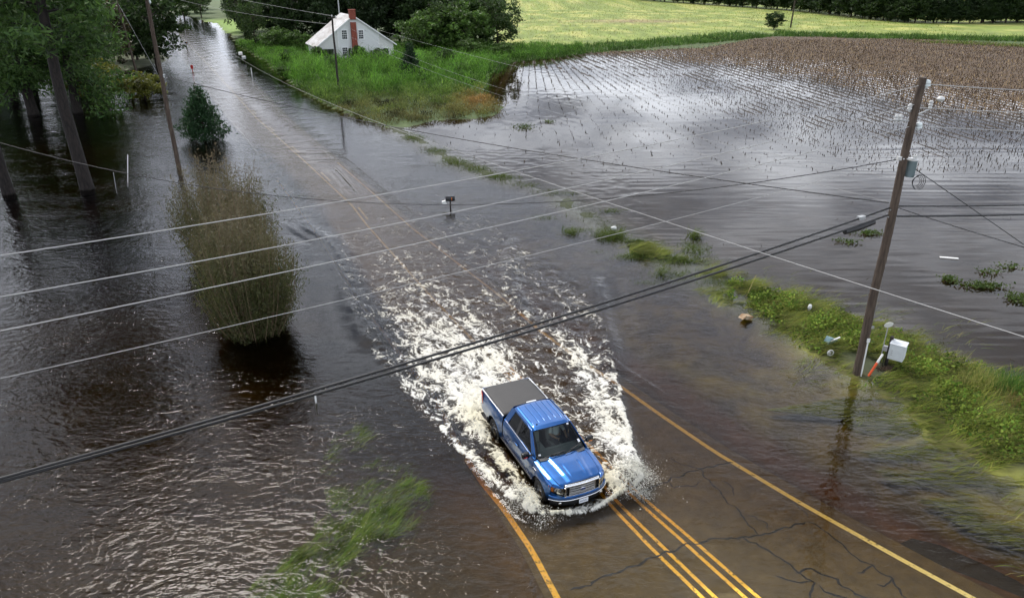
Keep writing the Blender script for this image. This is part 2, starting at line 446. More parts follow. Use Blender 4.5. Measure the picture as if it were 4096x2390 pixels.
# sealed cracks in the asphalt
M_crack = mat("crack_tar", base=(0.010, 0.009, 0.008), rough=0.7)
def crack(pts, w):
    pts = [Vector((p[0], p[1], 0)) for p in pts]; fine = []
    for i in range(len(pts) - 1):
        n = max(2, int((pts[i + 1] - pts[i]).length / 0.10))
        for k_ in range(n):
            q = pts[i].lerp(pts[i + 1], k_ / n)
            q = q + Vector((float(pn(q.x * 3, q.y * 3, 2)), float(pn(q.x * 3, q.y * 3, 5)), 0)) * 0.16 + Vector((float(pn(q.x * 9, q.y * 9, 6)), float(pn(q.x * 9, q.y * 9, 8)), 0)) * 0.06
            fine.append(q)
    v = []
    for i, q in enumerate(fine):
        t = (fine[min(i + 1, len(fine) - 1)] - fine[max(i - 1, 0)]).normalized(); nn = Vector((-t.y, t.x, 0))
        ww = 1.15 * w * (0.5 + 0.9 * random.random()) * (0.35 if i in (0, len(fine) - 1) else 1)
        for s_ in (-1, 1):
            p = q + nn * s_ * ww / 2; v.append((p.x, p.y, float(zroad(p.x, p.y)) + 0.010))
    F_ = np.array([(2 * i, 2 * i + 1, 2 * i + 3, 2 * i + 2) for i in range(len(fine) - 1)])
    link("crack", np_mesh("crack", np.array(v), F_, M_crack), road)
for pts, w in [
    ([(3.85, 18.29), (4.95, 19.05), (6.15, 19.73), (7.5, 20.15)], .05),
    ([(5.3, 20.3), (5.7, 20.0), (6.15, 19.73), (6.44, 18.78), (6.67, 18.19), (6.93, 17.35), (7.09, 16.65), (7.16, 16.4)], .045),
    ([(5.0, 19.1), (5.15, 18.7), (5.7, 18.85), (6.2, 19.1)], .035),
    ([(1.6, 14.35), (2.39, 14.78), (3.33, 15.25), (4.31, 15.76), (5.07, 16.08), (5.82, 16.32), (6.64, 16.35), (7.56, 16.65), (8.81, 17.17)], .055),
    ([(6.64, 16.35), (7.29, 15.84), (7.65, 15.22), (7.96, 14.57), (7.67, 14.09), (7.5, 13.2)], .05),
    ([(8.81, 17.17), (9.21, 16.65), (9.46, 15.84), (9.86, 15.22), (10.21, 14.78), (10.15, 14.22), (10.6, 13.4)], .05),
    ([(7.05, 17.5), (7.5, 17.05), (7.56, 16.65)], .035), ([(9.86, 15.22), (9.5, 15.0), (9.2, 15.05)], .04),
    ([(10.21, 14.78), (9.8, 14.5), (9.5, 14.6)], .04), ([(7.65, 15.0), (8.1, 15.1), (8.5, 14.9), (8.75, 14.5), (9.2, 14.1), (9.6, 13.6)], .06),
    ([(7.9, 14.62), (7.3, 14.75), (7.0, 14.95)], .05), ([(8.1, 14.5), (8.4, 14.2), (8.8, 14.15)], .05), ([(6.8, 19.1), (7.1, 18.7), (6.9, 18.3)], .03),
    ([(8.6, 18.2), (8.9, 17.6), (8.81, 17.17)], .03)]:
    crack(pts, w)
# worn dark asphalt patch on the shoulder
pv = [(11.0, 16.2), (11.6, 16.5), (12.3, 16.25), (13.0, 15.55), (13.6, 14.9), (13.9, 14.2), (13.5, 14.1), (12.9, 14.6), (12.2, 15.1), (11.5, 15.65)]
M_patch = mat("dark_asphalt", base=(0.022, 0.019, 0.015), rough=0.8, var=.3, vscale=4)
pp = np.array([(np.mean([p[0] for p in pv]), np.mean([p[1] for p in pv]), 0)] + [(a, b, 0) for a, b in pv])
pp[:, 2] = ground_z(pp[:, 0], pp[:, 1]) + 0.012
link("shoulder_patch", np_mesh("shoulder_patch", pp, np.array([(0, i + 1, (i + 1) % len(pv) + 1) for i in range(len(pv))])[:, ::-1].copy(), M_patch), road)
# ------------------------------------------------------------------ flood water
TX, TY, TYAW = 2.12, 17.70, R(-66.23)          # truck front centre and heading
FWD = np.array([math.cos(TYAW), math.sin(TYAW)]); LFT = np.array([-math.sin(TYAW), math.cos(TYAW)])
def truck_frame(x, y):
    dx, dy = x - TX, y - TY
    return dx * FWD[0] + dy * FWD[1], dx * LFT[0] + dy * LFT[1]
NLt = [-40, -30, -26.6, -23.4, -20, -16.8, -11.2, -8.3, -5.16, -2.99, -1.15, -.35, .13, .4, .5]
NLn = [-1.6, -1.6, -1.8, -2.6, -3.3, -3.42, -3.42, -3.08, -2.66, -2.32, -2.06, -1.85, -1.45, -.5, 0]
NRt = [-40, -20, -15, -11.2, -7.57, -5.2, -2.29, -1.2, -.2, .12, .35, .5]
NRn = [9.5, 9.0, 8.3, 7.15, 5.66, 4.6, 3.23, 2.85, 2.4, 1.9, .9, 0]
nL = lambda t: np.interp(t, NLt, NLn)
nR = lambda t: np.interp(t, NRt, NRn)
WAVES = [  # crest polyline, height, width
    ([(-13.9, 45.2), (-12.6, 43.3), (-11.2, 41.6), (-10.2, 39.6), (-9.5, 37.4), (-8.5, 34.6), (-7.5, 31.9), (-6.4, 29.0), (-5.6, 27.0)], .12, .62),
    ([(-13.4, 42.6), (-12.0, 40.5), (-11.0, 37.8), (-9.8, 34.5), (-8.6, 31.2)], .035, .7),
    ([(0.1, 42.5), (0.0, 40.8), (-0.1, 37.5), (-0.05, 35.0), (0.35, 32.2), (0.8, 29.4)], .10, .34),
    ([(4.6, 36.5), (4.35, 33.8), (4.2, 30.8), (4.25, 27.8), (4.2, 25.2)], .14, .45),
    ([(-46, 119), (-30.3, 89.2), (-24.5, 78.3), (-19.5, 68.9), (-16.4, 62.3), (-13.8, 56.9), (-12.0, 52.8), (-10.5, 49.1)], .06, .24),
]
def water_z(x, y):
    t, n = truck_frame(x, y)
    z = np.zeros(np.shape(x))
    # train of small ripples running off the crest along the far road
    d, p, s = pdist(x, y, WAVES[4][0])
    z = z + 0.022 * np.cos(2 * np.pi * d / .62) * np.exp(-d / 1.7) * (s < 0) * sstep(4.2, 5.4, p) * sstep(7.0, 6.3, p)
    d, p, s = pdist(x, y, WAVES[0][0])
    z = z + 0.020 * np.cos(2 * np.pi * d / .75) * np.exp(-d / 2.2) * (s > 0) * sstep(3.0, 1.0, p)
    for pts, h, w in WAVES:
        d, p, s = pdist(x, y, pts)
        e_ = np.clip(np.minimum(p, len(pts) - 1 - p) / 1.0, 0, 1)
        z = z + h * np.exp(-(d / w) ** 2) * sstep(0, 1, e_)
        z = z - 0.35 * h * np.exp(-((d - 2.2 * w) / w) ** 2) * sstep(0, 1, e_)
    inw = (t < .55) & (t > -32)
    # bow waves along both edges, highest by the front wheels
    env = np.where(t > -12, np.exp(-np.clip(-t, 0, 99) / 7.0), 0) * sstep(.55, .2, t)
    dl_ = n - nL(t); dr_ = nR(t) - n
    z = z + inw * env * .17 * np.exp(-((dl_ - .28) / .30) ** 2)
    z = z + inw * env * .20 * np.exp(-((dr_ - .32) / .34) ** 2)
    z = z + .46 * np.exp(-(((t + .45) / .55) ** 2 + ((n - 1.65) / .42) ** 2))
    z = z + .30 * np.exp(-(((t + .65) / .70) ** 2 + ((n + 1.45) / .34) ** 2))
    z = z + .20 * np.exp(-(((t + 4.9) / .7) ** 2 + ((n + 1.35) / .35) ** 2)) + .12 * np.exp(-(((t + 5.1) / .8) ** 2 + ((n - 1.4) / .4) ** 2))
    z = z + .07 * np.exp(-((t - .30) / .24) ** 2) * sstep(1.7, 1.1, np.abs(n))
    # trough beside and behind the truck, broken water in the wake
    z = z - .06 * np.exp(-((t + 7) / 3.0) ** 2 - (n / 1.3) ** 2)
    wk = sstep(-30, -8, t) * sstep(.5, -.6, t) * sstep(-.2, .5, dl_) * sstep(-.2, .5, dr_)
    ch = fbm(t * 1.1, n * 1.7, 3, 41)
    z = z + wk * .075 * ch
    z = z + 0.012 * fbm(x * .8, y * 1.3, 2, 52)
    return z
def ripple_amt(x, y):
    """how wind-roughened the surface is: open yard and road rough, sheltered field almost flat"""
    d, p, s = pdist(x, y, BANK)
    right = x - xr(y)
    r = np.ones(np.shape(x))
    fld = (s < 0) & (right > 2)
    r = np.where(fld, 0.022 + 0.10 * sstep(3, 0, d), r)
    r = np.where((right > 1) & ~fld, 0.55, r)
    near_road = (x > xl(y) - 0.5) & (x < xr(y) + 2) & (y < 24)
    r = np.where(near_road, 0.5 * sstep(13, 22, y) + .22, r)
    r = np.where((right > 1) & ~fld & (y > 60), .30, r)
    dw, _, _ = pdist(x, y, WAVES[0][0]); r = r * (1 - .82 * np.exp(-(dw / 2.6) ** 2))
    # calm strip on the crown of the road far off
    c_ = (x - xc(y)) * .88
    strip = sstep(-.3, .2, c_) * sstep(2.3, 1.6, c_) * sstep(47, 56, y)
    r = r * (1 - .85 * strip)
    return r
wx = axis([(-420, -120, 12), (-120, -40, 2.5), (-40, -14.5, 1.0), (-14.5, 9, 0.075), (9, 30, 1.0), (30, 120, 3.0), (120, 420, 15)])
wy = axis([(-40, 13, 3), (13, 16, 0.3), (16, 47, 0.075), (47, 66, 0.19), (66, 130, 0.8), (130, 300, 5), (300, 700, 25)])
X, Y = np.meshgrid(wx, wy)
Z = water_z(X, Y)
nx, ny = len(wx), len(wy); idx = np.arange(nx * ny).reshape(ny, nx)
Fw = np.stack([idx[:-1, :-1], idx[:-1, 1:], idx[1:, 1:], idx[1:, :-1]], -1).reshape(-1, 4)
per = np.concatenate([idx[0, :], idx[1:, -1], idx[-1, -2::-1], idx[-2:0:-1, 0]])
Vw = np.concatenate([np.stack([X, Y, Z], -1).reshape(-1, 3), [[0, 60, -260]]])
ap = len(Vw) - 1
tri = np.stack([per, np.roll(per, -1), np.full(len(per), ap)], -1)[:, [0, 2, 1]]
RA = np.concatenate([ripple_amt(X, Y).ravel(), [0]])
def water_mesh():
    me = bpy.data.meshes.new("flood_water")
    n = len(Vw); q, t3 = len(Fw), len(tri)
    me.vertices.add(n); me.vertices.foreach_set("co", Vw.astype(np.float32).ravel())
    me.loops.add(q * 4 + t3 * 3); me.loops.foreach_set("vertex_index", np.concatenate([Fw.ravel(), tri.ravel()]).astype(np.int32))
    me.polygons.add(q + t3)
    me.polygons.foreach_set("loop_start", np.concatenate([np.arange(q) * 4, q * 4 + np.arange(t3) * 3]).astype(np.int32))
    me.polygons.foreach_set("loop_total", np.concatenate([np.full(q, 4), np.full(t3, 3)]).astype(np.int32))
    me.polygons.foreach_set("use_smooth", np.ones(q + t3, bool))
    a = me.attributes.new("ripple", 'FLOAT', 'POINT'); a.data.foreach_set("value", RA.astype(np.float32))
    me.update(calc_edges=True); me.validate()
    return me
M_water = bpy.data.materials.new("tannin_water"); M_water.use_nodes = True
n_ = M_water.node_tree.nodes; l_ = M_water.node_tree.links
n_.remove(n_["Principled BSDF"]); out_ = n_["Material Output"]
tc_ = n_.new("ShaderNodeTexCoord")
def _noise(scale, detail, sc, dist=0.0, rot=0.0):
    mp = n_.new("ShaderNodeMapping"); mp.inputs["Scale"].default_value = sc; mp.inputs["Rotation"].default_value = (0, 0, rot)
    l_.new(tc_.outputs["Object"], mp.inputs[0])
    nz = n_.new("ShaderNodeTexNoise"); nz.inputs["Scale"].default_value = scale; nz.inputs["Detail"].default_value = detail
    nz.inputs["Roughness"].default_value = 0.5; nz.inputs["Distortion"].default_value = dist
    l_.new(mp.outputs[0], nz.inputs["Vector"]); return nz.outputs["Fac"]
na = _noise(2.2, 2.5, (0.85, 1.45, 1), 0.25, R(8))
nb = _noise(5.4, 2.0, (0.9, 1.4, 1), 0.3, R(-14))
nc = _noise(0.28, 1.0, (1, 1.6, 1))
def _math(op, a, b):
    m = n_.new("ShaderNodeMath"); m.operation = op
    for k_, q in enumerate((a, b)):
        if isinstance(q, (int, float)): m.inputs[k_].default_value = q
        else: l_.new(q, m.inputs[k_])
    return m.outputs[0]
gust = n_.new("ShaderNodeMapRange"); gust.inputs[1].default_value = .3; gust.inputs[2].default_value = .7; gust.inputs[3].default_value = .55; gust.inputs[4].default_value = 1.15
l_.new(nc, gust.inputs[0])
hgt = _math('ADD', _math('MULTIPLY', na, 1.0), _math('MULTIPLY', nb, 0.42))
at_ = n_.new("ShaderNodeAttribute"); at_.attribute_name = "ripple"
amp = _math('MULTIPLY', at_.outputs["Fac"], gust.outputs[0])
hgt = _math('MULTIPLY', hgt, amp)
bp_ = n_.new("ShaderNodeBump"); bp_.inputs["Strength"].default_value = 1.0; bp_.inputs["Distance"].default_value = 0.047
l_.new(hgt, bp_.inputs["Height"])
fr_ = n_.new("ShaderNodeFresnel"); fr_.inputs[0].default_value = 1.333; l_.new(bp_.outputs[0], fr_.inputs["Normal"])
gl_ = n_.new("ShaderNodeBsdfGlossy"); gl_.inputs["Roughness"].default_value = 0.03; l_.new(bp_.outputs[0], gl_.inputs["Normal"])
tr_ = n_.new("ShaderNodeBsdfTransparent"); tr_.inputs[0].default_value = (0.97, 0.96, 0.94, 1)
mx_ = n_.new("ShaderNodeMixShader"); l_.new(fr_.outputs[0], mx_.inputs[0]); l_.new(tr_.outputs[0], mx_.inputs[1]); l_.new(gl_.outputs[0], mx_.inputs[2])
l_.new(mx_.outputs[0], out_.inputs["Surface"])
va_ = n_.new("ShaderNodeVolumeAbsorption"); va_.inputs["Density"].default_value = 4.6; va_.inputs["Color"].default_value = (0.685, 0.56, 0.21, 1)
l_.new(va_.outputs[0], out_.inputs["Volume"])
try: M_water.cycles.homogeneous_volume = True
except Exception: pass
wm = water_mesh(); wm.materials.append(M_water)
water = tag(link("flood_water", wm), kind="structure")
# ------------------------------------------------------------------ pickup truck (x forward, front bumper at 0; y left; z up from the tyres)
M_paint = mat("blue_paint", base=(0.003, 0.088, 0.31), rough=0.28, metal=0.8, coat=1.0, var=0.10, vscale=2.5)
M_black = mat("black_plastic", base=(0.012, 0.012, 0.013), rough=0.5)
M_gloss = mat("gloss_black", base=(0.008, 0.008, 0.009), rough=0.15)
M_chrome = mat("chrome", base=(0.78, 0.79, 0.80), rough=0.14, metal=1.0)
M_satin = mat("satin_metal", base=(0.50, 0.51, 0.52), rough=0.32, metal=1.0)
M_tyre = mat("tyre_rubber", base=(0.014, 0.014, 0.014), rough=0.8, bump=.3, bscale=30)
M_cover = mat("bed_cover_vinyl", base=(0.036, 0.034, 0.033), rough=0.62, var=0.18, vscale=2.0, bump=.15, bscale=60)
M_wind = glass_mat("windscreen_glass", (0.78, 0.87, 0.83), 1.55)
M_tint = glass_mat("tinted_glass", (0.10, 0.11, 0.11), 1.5)
M_lens = glass_mat("clear_lens", (0.92, 0.94, 0.95), 1.5)
M_amber = mat("amber_lens", base=(0.85, 0.20, 0.02), rough=0.2, coat=1)
M_red = mat("red_lens", base=(0.50, 0.015, 0.012), rough=0.2, coat=1)
M_milky = mat("white_lens", base=(0.80, 0.81, 0.82), rough=0.2)
M_seat = mat("grey_seat", base=(0.27, 0.27, 0.26), rough=0.8)
M_dash = mat("dash_plastic", base=(0.20, 0.205, 0.20), rough=0.7)
M_plate = mat("plate_white", base=(0.80, 0.82, 0.84), rough=0.45)
M_ink = mat("plate_blue_ink", base=(0.03, 0.05, 0.16), rough=0.5)
M_emblem = mat("emblem_blue", base=(0.01, 0.03, 0.13), rough=0.25, coat=1)
truck = empty("pickup_truck", (TX, TY, -0.27), TYAW)
tag(truck, "bright blue pickup truck with black bed cover driving through the flooded road", "pickup truck")
XF, XRR, WZ, AR = -0.95, -4.61, 0.39, 0.50
def half_w(x):
    return float(np.interp(x, [-5.88, -5.6, -4.61, -3.8, -2.0, -1.45, -.95, -.55, -.30, -.12, 0], [.955, .985, 1.0, .985, .985, .985, 1.005, .985, .935, .86, .80]))
def z_low(x):
    z = float(np.interp(x, [-5.9, -5.2, -4.0, -1.5, -.4, 0], [.56, .47, .43, .43, .45, .50]))
    for c in (XF, XRR):
        d = abs(x - c)
        if d < AR: z = max(z, WZ + math.sqrt(AR * AR - d * d) * 1.02)
    return z
def y_prof(x, z, ztop):
    w = half_w(x)
    a = (z - 0.45) / max(ztop - 0.45, .1)
    y = w - 0.055 * max(0, (a - 0.60) / 0.40) ** 2 - 0.03 * max(0, (0.30 - a) / 0.30) ** 2
    for c in (XF, XRR):                                # wheel arch flare
        r = math.hypot(x - c, z - WZ)
        if AR - .02 < r < AR + .16: y += 0.022 * (1 - (r - AR) / .16) if r > AR else .022
    # character line along the flank
    y += 0.010 * math.exp(-((z - 0.98) / 0.05) ** 2)
    return y
def hood_w(x): return float(np.interp(x, [-1.42, -1.0, -.5, -.2, -.08], [.80, .79, .75, .69, .62]))
def hood_edge_z(x): return float(np.interp(x, [-1.42, -1.0, -.5, -.2, -.08], [1.205, 1.185, 1.145, 1.095, 1.055]))
def side_panel(name, x0, x1, ztop, mat_, sg, parent=truck, nx_=None, tuck=None, rows=10):
    nx_ = nx_ or max(4, int(abs(x1 - x0) / 0.045))
    mb = MB()
    def fn(u, v):
        x = x0 + (x1 - x0) * u
        zt = ztop(x); zl_ = z_low(x)
        if tuck is None:
            z = zl_ + (zt - zl_) * v; y = y_prof(x, z, zt)
        else:
            if v < .8:
                z = zl_ + (zt - .05 - zl_) * v / .8; y = y_prof(x, z, zt)
            else:
                a = (v - .8) / .2 * math.pi / 2
                y0 = y_prof(x, zt - .05, zt); ye, ze = tuck(x)
                y = y0 + (ye - y0) * (1 - math.cos(a)); z = zt - .05 + (ze - zt + .05) * math.sin(a)
        return (x, sg * y, z)
    mb.grid(fn, nx_, rows)
    return mb.build(name, mat_, parent, smooth=40, solid=0.0)
belt = lambda x: float(np.interp(x, [-3.84, -2.6, -1.9, -1.42], [1.285, 1.265, 1.235, 1.235]))
bedt = lambda x: 1.355
fend = lambda x: float(np.interp(x, [-1.45, -1.0, -.5, -.2, 0], [1.225, 1.19, 1.14, 1.09, 1.04]))
for sg in (1, -1):
    side_panel("front_fender", -1.44, -0.30, fend, M_paint, sg, tuck=lambda x: (hood_w(x) + .012, hood_edge_z(x) - .004))
    d = side_panel("door", -2.79, -1.455, belt, M_paint, sg)
    hb = MB(); hb.box((-2.62, sg * 1.005, 1.055), (.20, .03, .035)); hb.build("handle", M_paint, d, bevel=.008)
    if sg < 0:
        bx = MB(); bx.box((-2.62, -1.0, 1.06), (.24, .006, .07)); bx.build("handle_cup", M_black, d, bevel=.002)
    side_panel("rear_door", -3.80, -2.80, belt, M_paint, sg)
    b = side_panel("bed_side", -5.84, -3.865, bedt, M_paint, sg, tuck=lambda x: (.90, 1.362))
    # lamp at the rear corner
    tl = MB(); tl.grid(lambda u, v: (-5.60 - .25 * u, sg * (y_prof(-5.60 - .25 * u, 1.0, 1.35) + .012 - .03 * u * u), .88 + .40 * v), 5, 5); tl.build("tail_light", M_red, truck, smooth=40, solid=.02)
    # wheel arch lining
    for c in (XF, XRR):
        al = MB(); al.grid(lambda u, v: (c + (AR + .005) * math.cos(math.pi * u), sg * (.62 + .365 * v), WZ + (AR + .005) * 1.02 * math.sin(math.pi * u)), 18, 1); al.build("arch_liner", M_black, truck, smooth=60)
    mf = MB(); mf.box((XRR - .56, sg * .86, .42), (.012, .30, .34)); mf.build("mud_flap", M_black, truck)
    rk = MB(); rk.box((-2.78, sg * .955, .425), (2.5, .06, .07)); rk.build("rocker_strip", M_black, truck, bevel=.015)
# chassis block that closes the body underneath and behind the panels
ch = MB(); ch.box((-2.9, 0, .52), (5.5, 1.30, .22)); ch.box((-2.4, 0, .66), (2.6, 1.86, .30)); ch.box((-4.85, 0, .95), (1.9, 1.28, .60)); ch.box((-.75, 0, .85), (.9, 1.2, .40)); ch.build("chassis", M_black, truck)
# hood with a raised centre and two short creases
hm = MB()
def hood(u, v):
    x = -.085 - 1.315 * u
    a = 2 * v - 1; y = hood_w(x) * a; bow = .05 * (1 - a * a)
    xx = x + (.065 * (1 - a * a) if u < .001 else .065 * (1 - a * a) * (1 - u)) + (.10 * (1 - a * a) * u)
    z = hood_edge_z(x) + .028 * (1 - abs(a) ** 3)
    yc = float(np.interp(u, [0, 1], [.36, .50])); z += .026 * float(sstep(yc + .10, yc - .08, abs(y)))
    if .18 < u < .72: z -= .010 * math.exp(-((abs(y) - .235 - .05 * u) / .022) ** 2) * float(sstep(.18, .30, u)) * float(sstep(.72, .6, u))
    if u < .06: z -= .035 * (1 - u / .06)
    return (xx, y, z)
hm.grid(hood, 34, 64); hm.build("hood", M_paint, truck, smooth=50)
# cowl, windscreen, wipers
cw = MB(); cw.grid(lambda u, v: (-1.30 - .16 * u + .10 * (1 - (2 * v - 1) ** 2) * 1.0, .80 * (2 * v - 1), 1.226 + .022 * u + .012 * (1 - (2 * v - 1) ** 2)), 3, 16); cw.build("cowl", mat("cowl_grey", base=(.055, .056, .058), rough=.6), truck, smooth=40)
def wsc(u, v, off=0.0, sc=1.0):
    a = (2 * v - 1) * sc
    hw = .815 + (.665 - .815) * u
    bow = (1 - a * a)
    x = -1.42 + (-2.16 + 1.42) * u + bow * (.15 - .07 * u) + off
    z = 1.245 + (1.80 - 1.245) * u + bow * .045 * u + off * .9
    return (x, hw * a, z)
wsm = MB(); wsm.grid(lambda u, v: wsc(.035 + .93 * u, v, 0, .955), 12, 20); ws = wsm.build("windscreen", M_wind, truck, smooth=60)
fr_m = MB()
for (u0, u1, v0, v1) in ((0, .055, 0, 1), (.945, 1, 0, 1), (0, 1, 0, .035), (0, 1, .965, 1)):
    fr_m.grid(lambda u, v: wsc(u0 + (u1 - u0) * u, v0 + (v1 - v0) * v, -.006), 6, 14)
fr_m.build("windscreen_surround", M_gloss, ws, smooth=60)
for (ya, yb, vb) in ((-.62, .04, .12), (.06, .70, .16)):
    wp = MB(); p0 = Vector(wsc(.02, (ya / .8 + 1) / 2)) + Vector((.04, 0, .03)); p1 = Vector(wsc(vb, (yb / .8 + 1) / 2)) + Vector((.03, 0, .035))
    p0, p1 = (p1, p0)
    wp.tube([p0, p0.lerp(p1, .5) + Vector((.02, 0, .01)), p1], .010, 6); q0 = p0.lerp(p1, -.05); wp.box(tuple(p0.lerp(p1, .28)), (.02, (p1 - p0).length * .75, .022), Matrix.Rotation(math.atan2(p1.x - p0.x, -(p1.y - p0.y)) * 1.0 + math.pi, 3, 'Z')); wp.build("wiper", M_black, truck)
# upper cab: pillars, headers, side glass
def sy(x, z): return .915 - (z - 1.25) * .40 - .02 * max(0, (x + 1.9)) 
def side_poly(name, pts, mat_, sg, th=.03, inset=0.0, parent=truck, bevel=0.0):
    mb = MB(); mb.prism([(x, sg * (sy(x, z) - inset), z) for x, z in pts], (0, -sg * th, 0)); return mb.build(name, mat_, parent, bevel=bevel)
for sg in (1, -1):
    side_poly("pillar", [(-1.40, 1.232), (-1.66, 1.232), (-2.245, 1.765), (-2.50, 1.785), (-2.50, 1.835), (-2.15, 1.81)], M_paint, sg, bevel=.006)
    side_poly("roof_rail", [(-2.495, 1.783), (-3.40, 1.785), (-3.50, 1.835), (-2.495, 1.838)], M_paint, sg)
    side_poly("door_post", [(-2.77, 1.255), (-2.93, 1.258), (-2.91, 1.786), (-2.77, 1.786)], M_black, sg, inset=.006)
    side_poly("pillar", [(-3.56, 1.27), (-3.83, 1.28), (-3.64, 1.78), (-3.495, 1.838), (-3.36, 1.79)], M_paint, sg, bevel=.006)
    side_poly("side_window", [(-1.66, 1.235), (-2.78, 1.25), (-2.78, 1.788), (-2.245, 1.770)], M_tint, sg, th=.006, inset=.018)
    side_poly("quarter_window", [(-2.92, 1.255), (-3.58, 1.265), (-3.37, 1.79), (-2.90, 1.788)], M_tint, sg, th=.006, inset=.018)
    bs = MB(); bs.tube([(x, sg * (sy(x, belt(x)) + .012), belt(x) + .008) for x in np.linspace(-3.70, -1.62, 12)], .012, 6); bs.build("belt_trim", M_satin, truck)
    # shelf that joins the flank to the upper cab
    sh = MB(); sh.grid(lambda u, v: (-1.44 - 2.37 * u, sg * (y_prof(-1.44 - 2.37 * u, belt(-1.44 - 2.37 * u), belt(-1.44 - 2.37 * u)) * (1 - v) + (sy(-1.44 - 2.37 * u, 1.25) - .02) * v), belt(-1.44 - 2.37 * u) + .012 * math.sin(math.pi * min(v * 1.2, 1)) + .004 * v), 20, 4); sh.build("shoulder", M_paint, truck, smooth=50)
    # mirror
    mm = MB(); mm.box((-1.66, sg * 1.13, 1.31), (.13, .25, .19)); mo = mm.build("mirror", M_gloss, truck, bevel=.035, seg=3, smooth=50)
    ma = MB(); ma.tube([(-1.66, sg * .90, 1.26), (-1.66, sg * 1.04, 1.27)], [.035, .03], 8); ma.build("arm", M_black, mo)
    mk = MB(); mk.box((-1.593, sg * 1.15, 1.262), (.012, .13, .022)); mk.build("marker_lamp", M_amber if sg > 0 else M_red, mo)
    mg = MB(); mg.box((-1.728, sg * 1.135, 1.315), (.006, .19, .14)); mg.build("mirror_glass", M_chrome, mo)
# roof
def roof(u, v):
    x = -2.12 - 1.50 * u; a = 2 * v - 1
    ed = .675 - .015 * abs(u - .4)
    z = 1.842 + .040 * (1 - a ** 2) - .055 * max(0, abs(a) - .86) / .14 * (max(0, abs(a) - .86) / .14)
    z -= .040 * max(0, .10 - u) / .10 + .060 * (max(0, u - .90) / .10) ** 2
    return (x + .07 * (1 - a * a) * (1 - u) - .03 * (1 - a * a) * u, ed * a, z)
rm = MB(); rm.grid(roof, 30, 40); ro = rm.build("roof", M_paint, truck, smooth=50)
for a_, u0, u1 in ((-.80, .13, .92), (-.48, .17, .90), (-.17, .20, .94), (.13, .20, .94), (.43, .20, .94), (.72, .17, .94)):
    rb = MB(); v0 = (a_ + 1) / 2
    pts = []
    for k_ in range(13):
        u = u0 + (u1 - u0) * k_ / 12; p = roof(u, v0); e2 = min(1, min(k_, 12 - k_) / 1.2)
        pts.append((p[0], p[1], p[2] - .012 + .016 * e2))
    rb.tube(pts, .020, 8); rb.build("rib", M_paint, ro, smooth=60)
kn = MB(); kn.lathe([(.03, 0), (.028, .02), (.012, .035)], (-2.30, -.44, 1.858), n=12); kn.build("roof_antenna_base", M_gloss, truck, smooth=40)
bl = MB(); bl.box((-3.615, -.02, 1.868), (.05, .36, .03)); bl.build("high_brake_light", M_milky, truck, bevel=.008)
# back of the cab
bw = MB(); bw.grid(lambda u, v: (-3.62 - .20 * (1 - v), (.665 + .22 * (1 - v)) * (2 * u - 1), .95 + .90 * v - .02 * (2 * u - 1) ** 2), 10, 8); bw.build("cab_back", M_paint, truck, smooth=40)
rw = MB(); rw.grid(lambda u, v: (-3.665 - .10 * (1 - v), (.58 + .10 * (1 - v)) * (2 * u - 1), 1.40 + .36 * v), 6, 4); rw.build("rear_window", M_tint, truck, smooth=40)
# bed cover, tailgate, rear bumper
tn = MB(); tn.grid(lambda u, v: (-3.90 - 1.90 * u, .915 * (2 * v - 1), 1.378 + .022 * (1 - (2 * v - 1) ** 4) + .006 * math.sin(u * math.pi)), 12, 16); tc = tn.build("bed_cover", M_cover, truck, smooth=40, solid=.02)
for yy in (-.80, .80):
    tk = MB(); tk.lathe([(.02, 0), (.018, .012)], (-5.70, yy, 1.392), n=10); tk.build("latch", M_black, tc)
for sg in (1, -1):
    rl = MB(); rl.box((-4.85, sg * .925, 1.372), (1.95, .045, .022)); rl.build("bed_rail", M_satin, truck, bevel=.006)
tg = MB(); tg.box((-5.84, 0, 1.0), (.07, 1.84, .72)); tgo = tg.build("tailgate", M_paint, truck, bevel=.02)
th_ = MB(); th_.box((-5.88, 0, 1.22), (.02, .26, .10)); th_.build("handle", M_black, tgo, bevel=.006)
rbm = MB(); rbm.box((-5.93, 0, .60), (.18, 1.86, .20)); rbm.build("rear_bumper", M_chrome, truck, bevel=.04)
# ---- front end
def bx_(y): return -.02 - .33 * (abs(y) / .985) ** 3.2
def band(name, z0, z1, off, m, y1=.985, nz=4, bulge=.0, parent=truck):
    mb = MB(); mb.grid(lambda u, v: (bx_(y1 * (2 * u - 1)) + off + bulge * math.sin(math.pi * v), y1 * (2 * u - 1), z0 + (z1 - z0) * v), 36, nz)
    return mb.build(name, m, parent, smooth=50, solid=.03)
band("bumper_upper", .605, .735, .03, M_paint, bulge=.025)
cs = MB(); cs.tube([(bx_(y) + .055, y, .592) for y in np.linspace(-.99, .99, 40)], .022, 8); cs.build("chrome_strip", M_chrome, truck, smooth=60)
lb = band("bumper_lower", .37, .578, .0, M_black, y1=.95)
for sg in (1, -1):
    fl = MB(); fl.lathe([(.055, .05), (.055, .07), (.03, .085)], (bx_(.70) - .02, sg * .70, .47), 'X', 14); fo = fl.build("fog_light", M_chrome, truck, smooth=40)
    hk = MB(); hk.tube([(.0 + .055 * math.sin(a), sg * .36 + .05 * math.cos(a), .385 - .035 * abs(math.sin(a))) for a in np.linspace(0, math.pi, 9)], .014, 6); hk.build("tow_hook", M_black, truck)
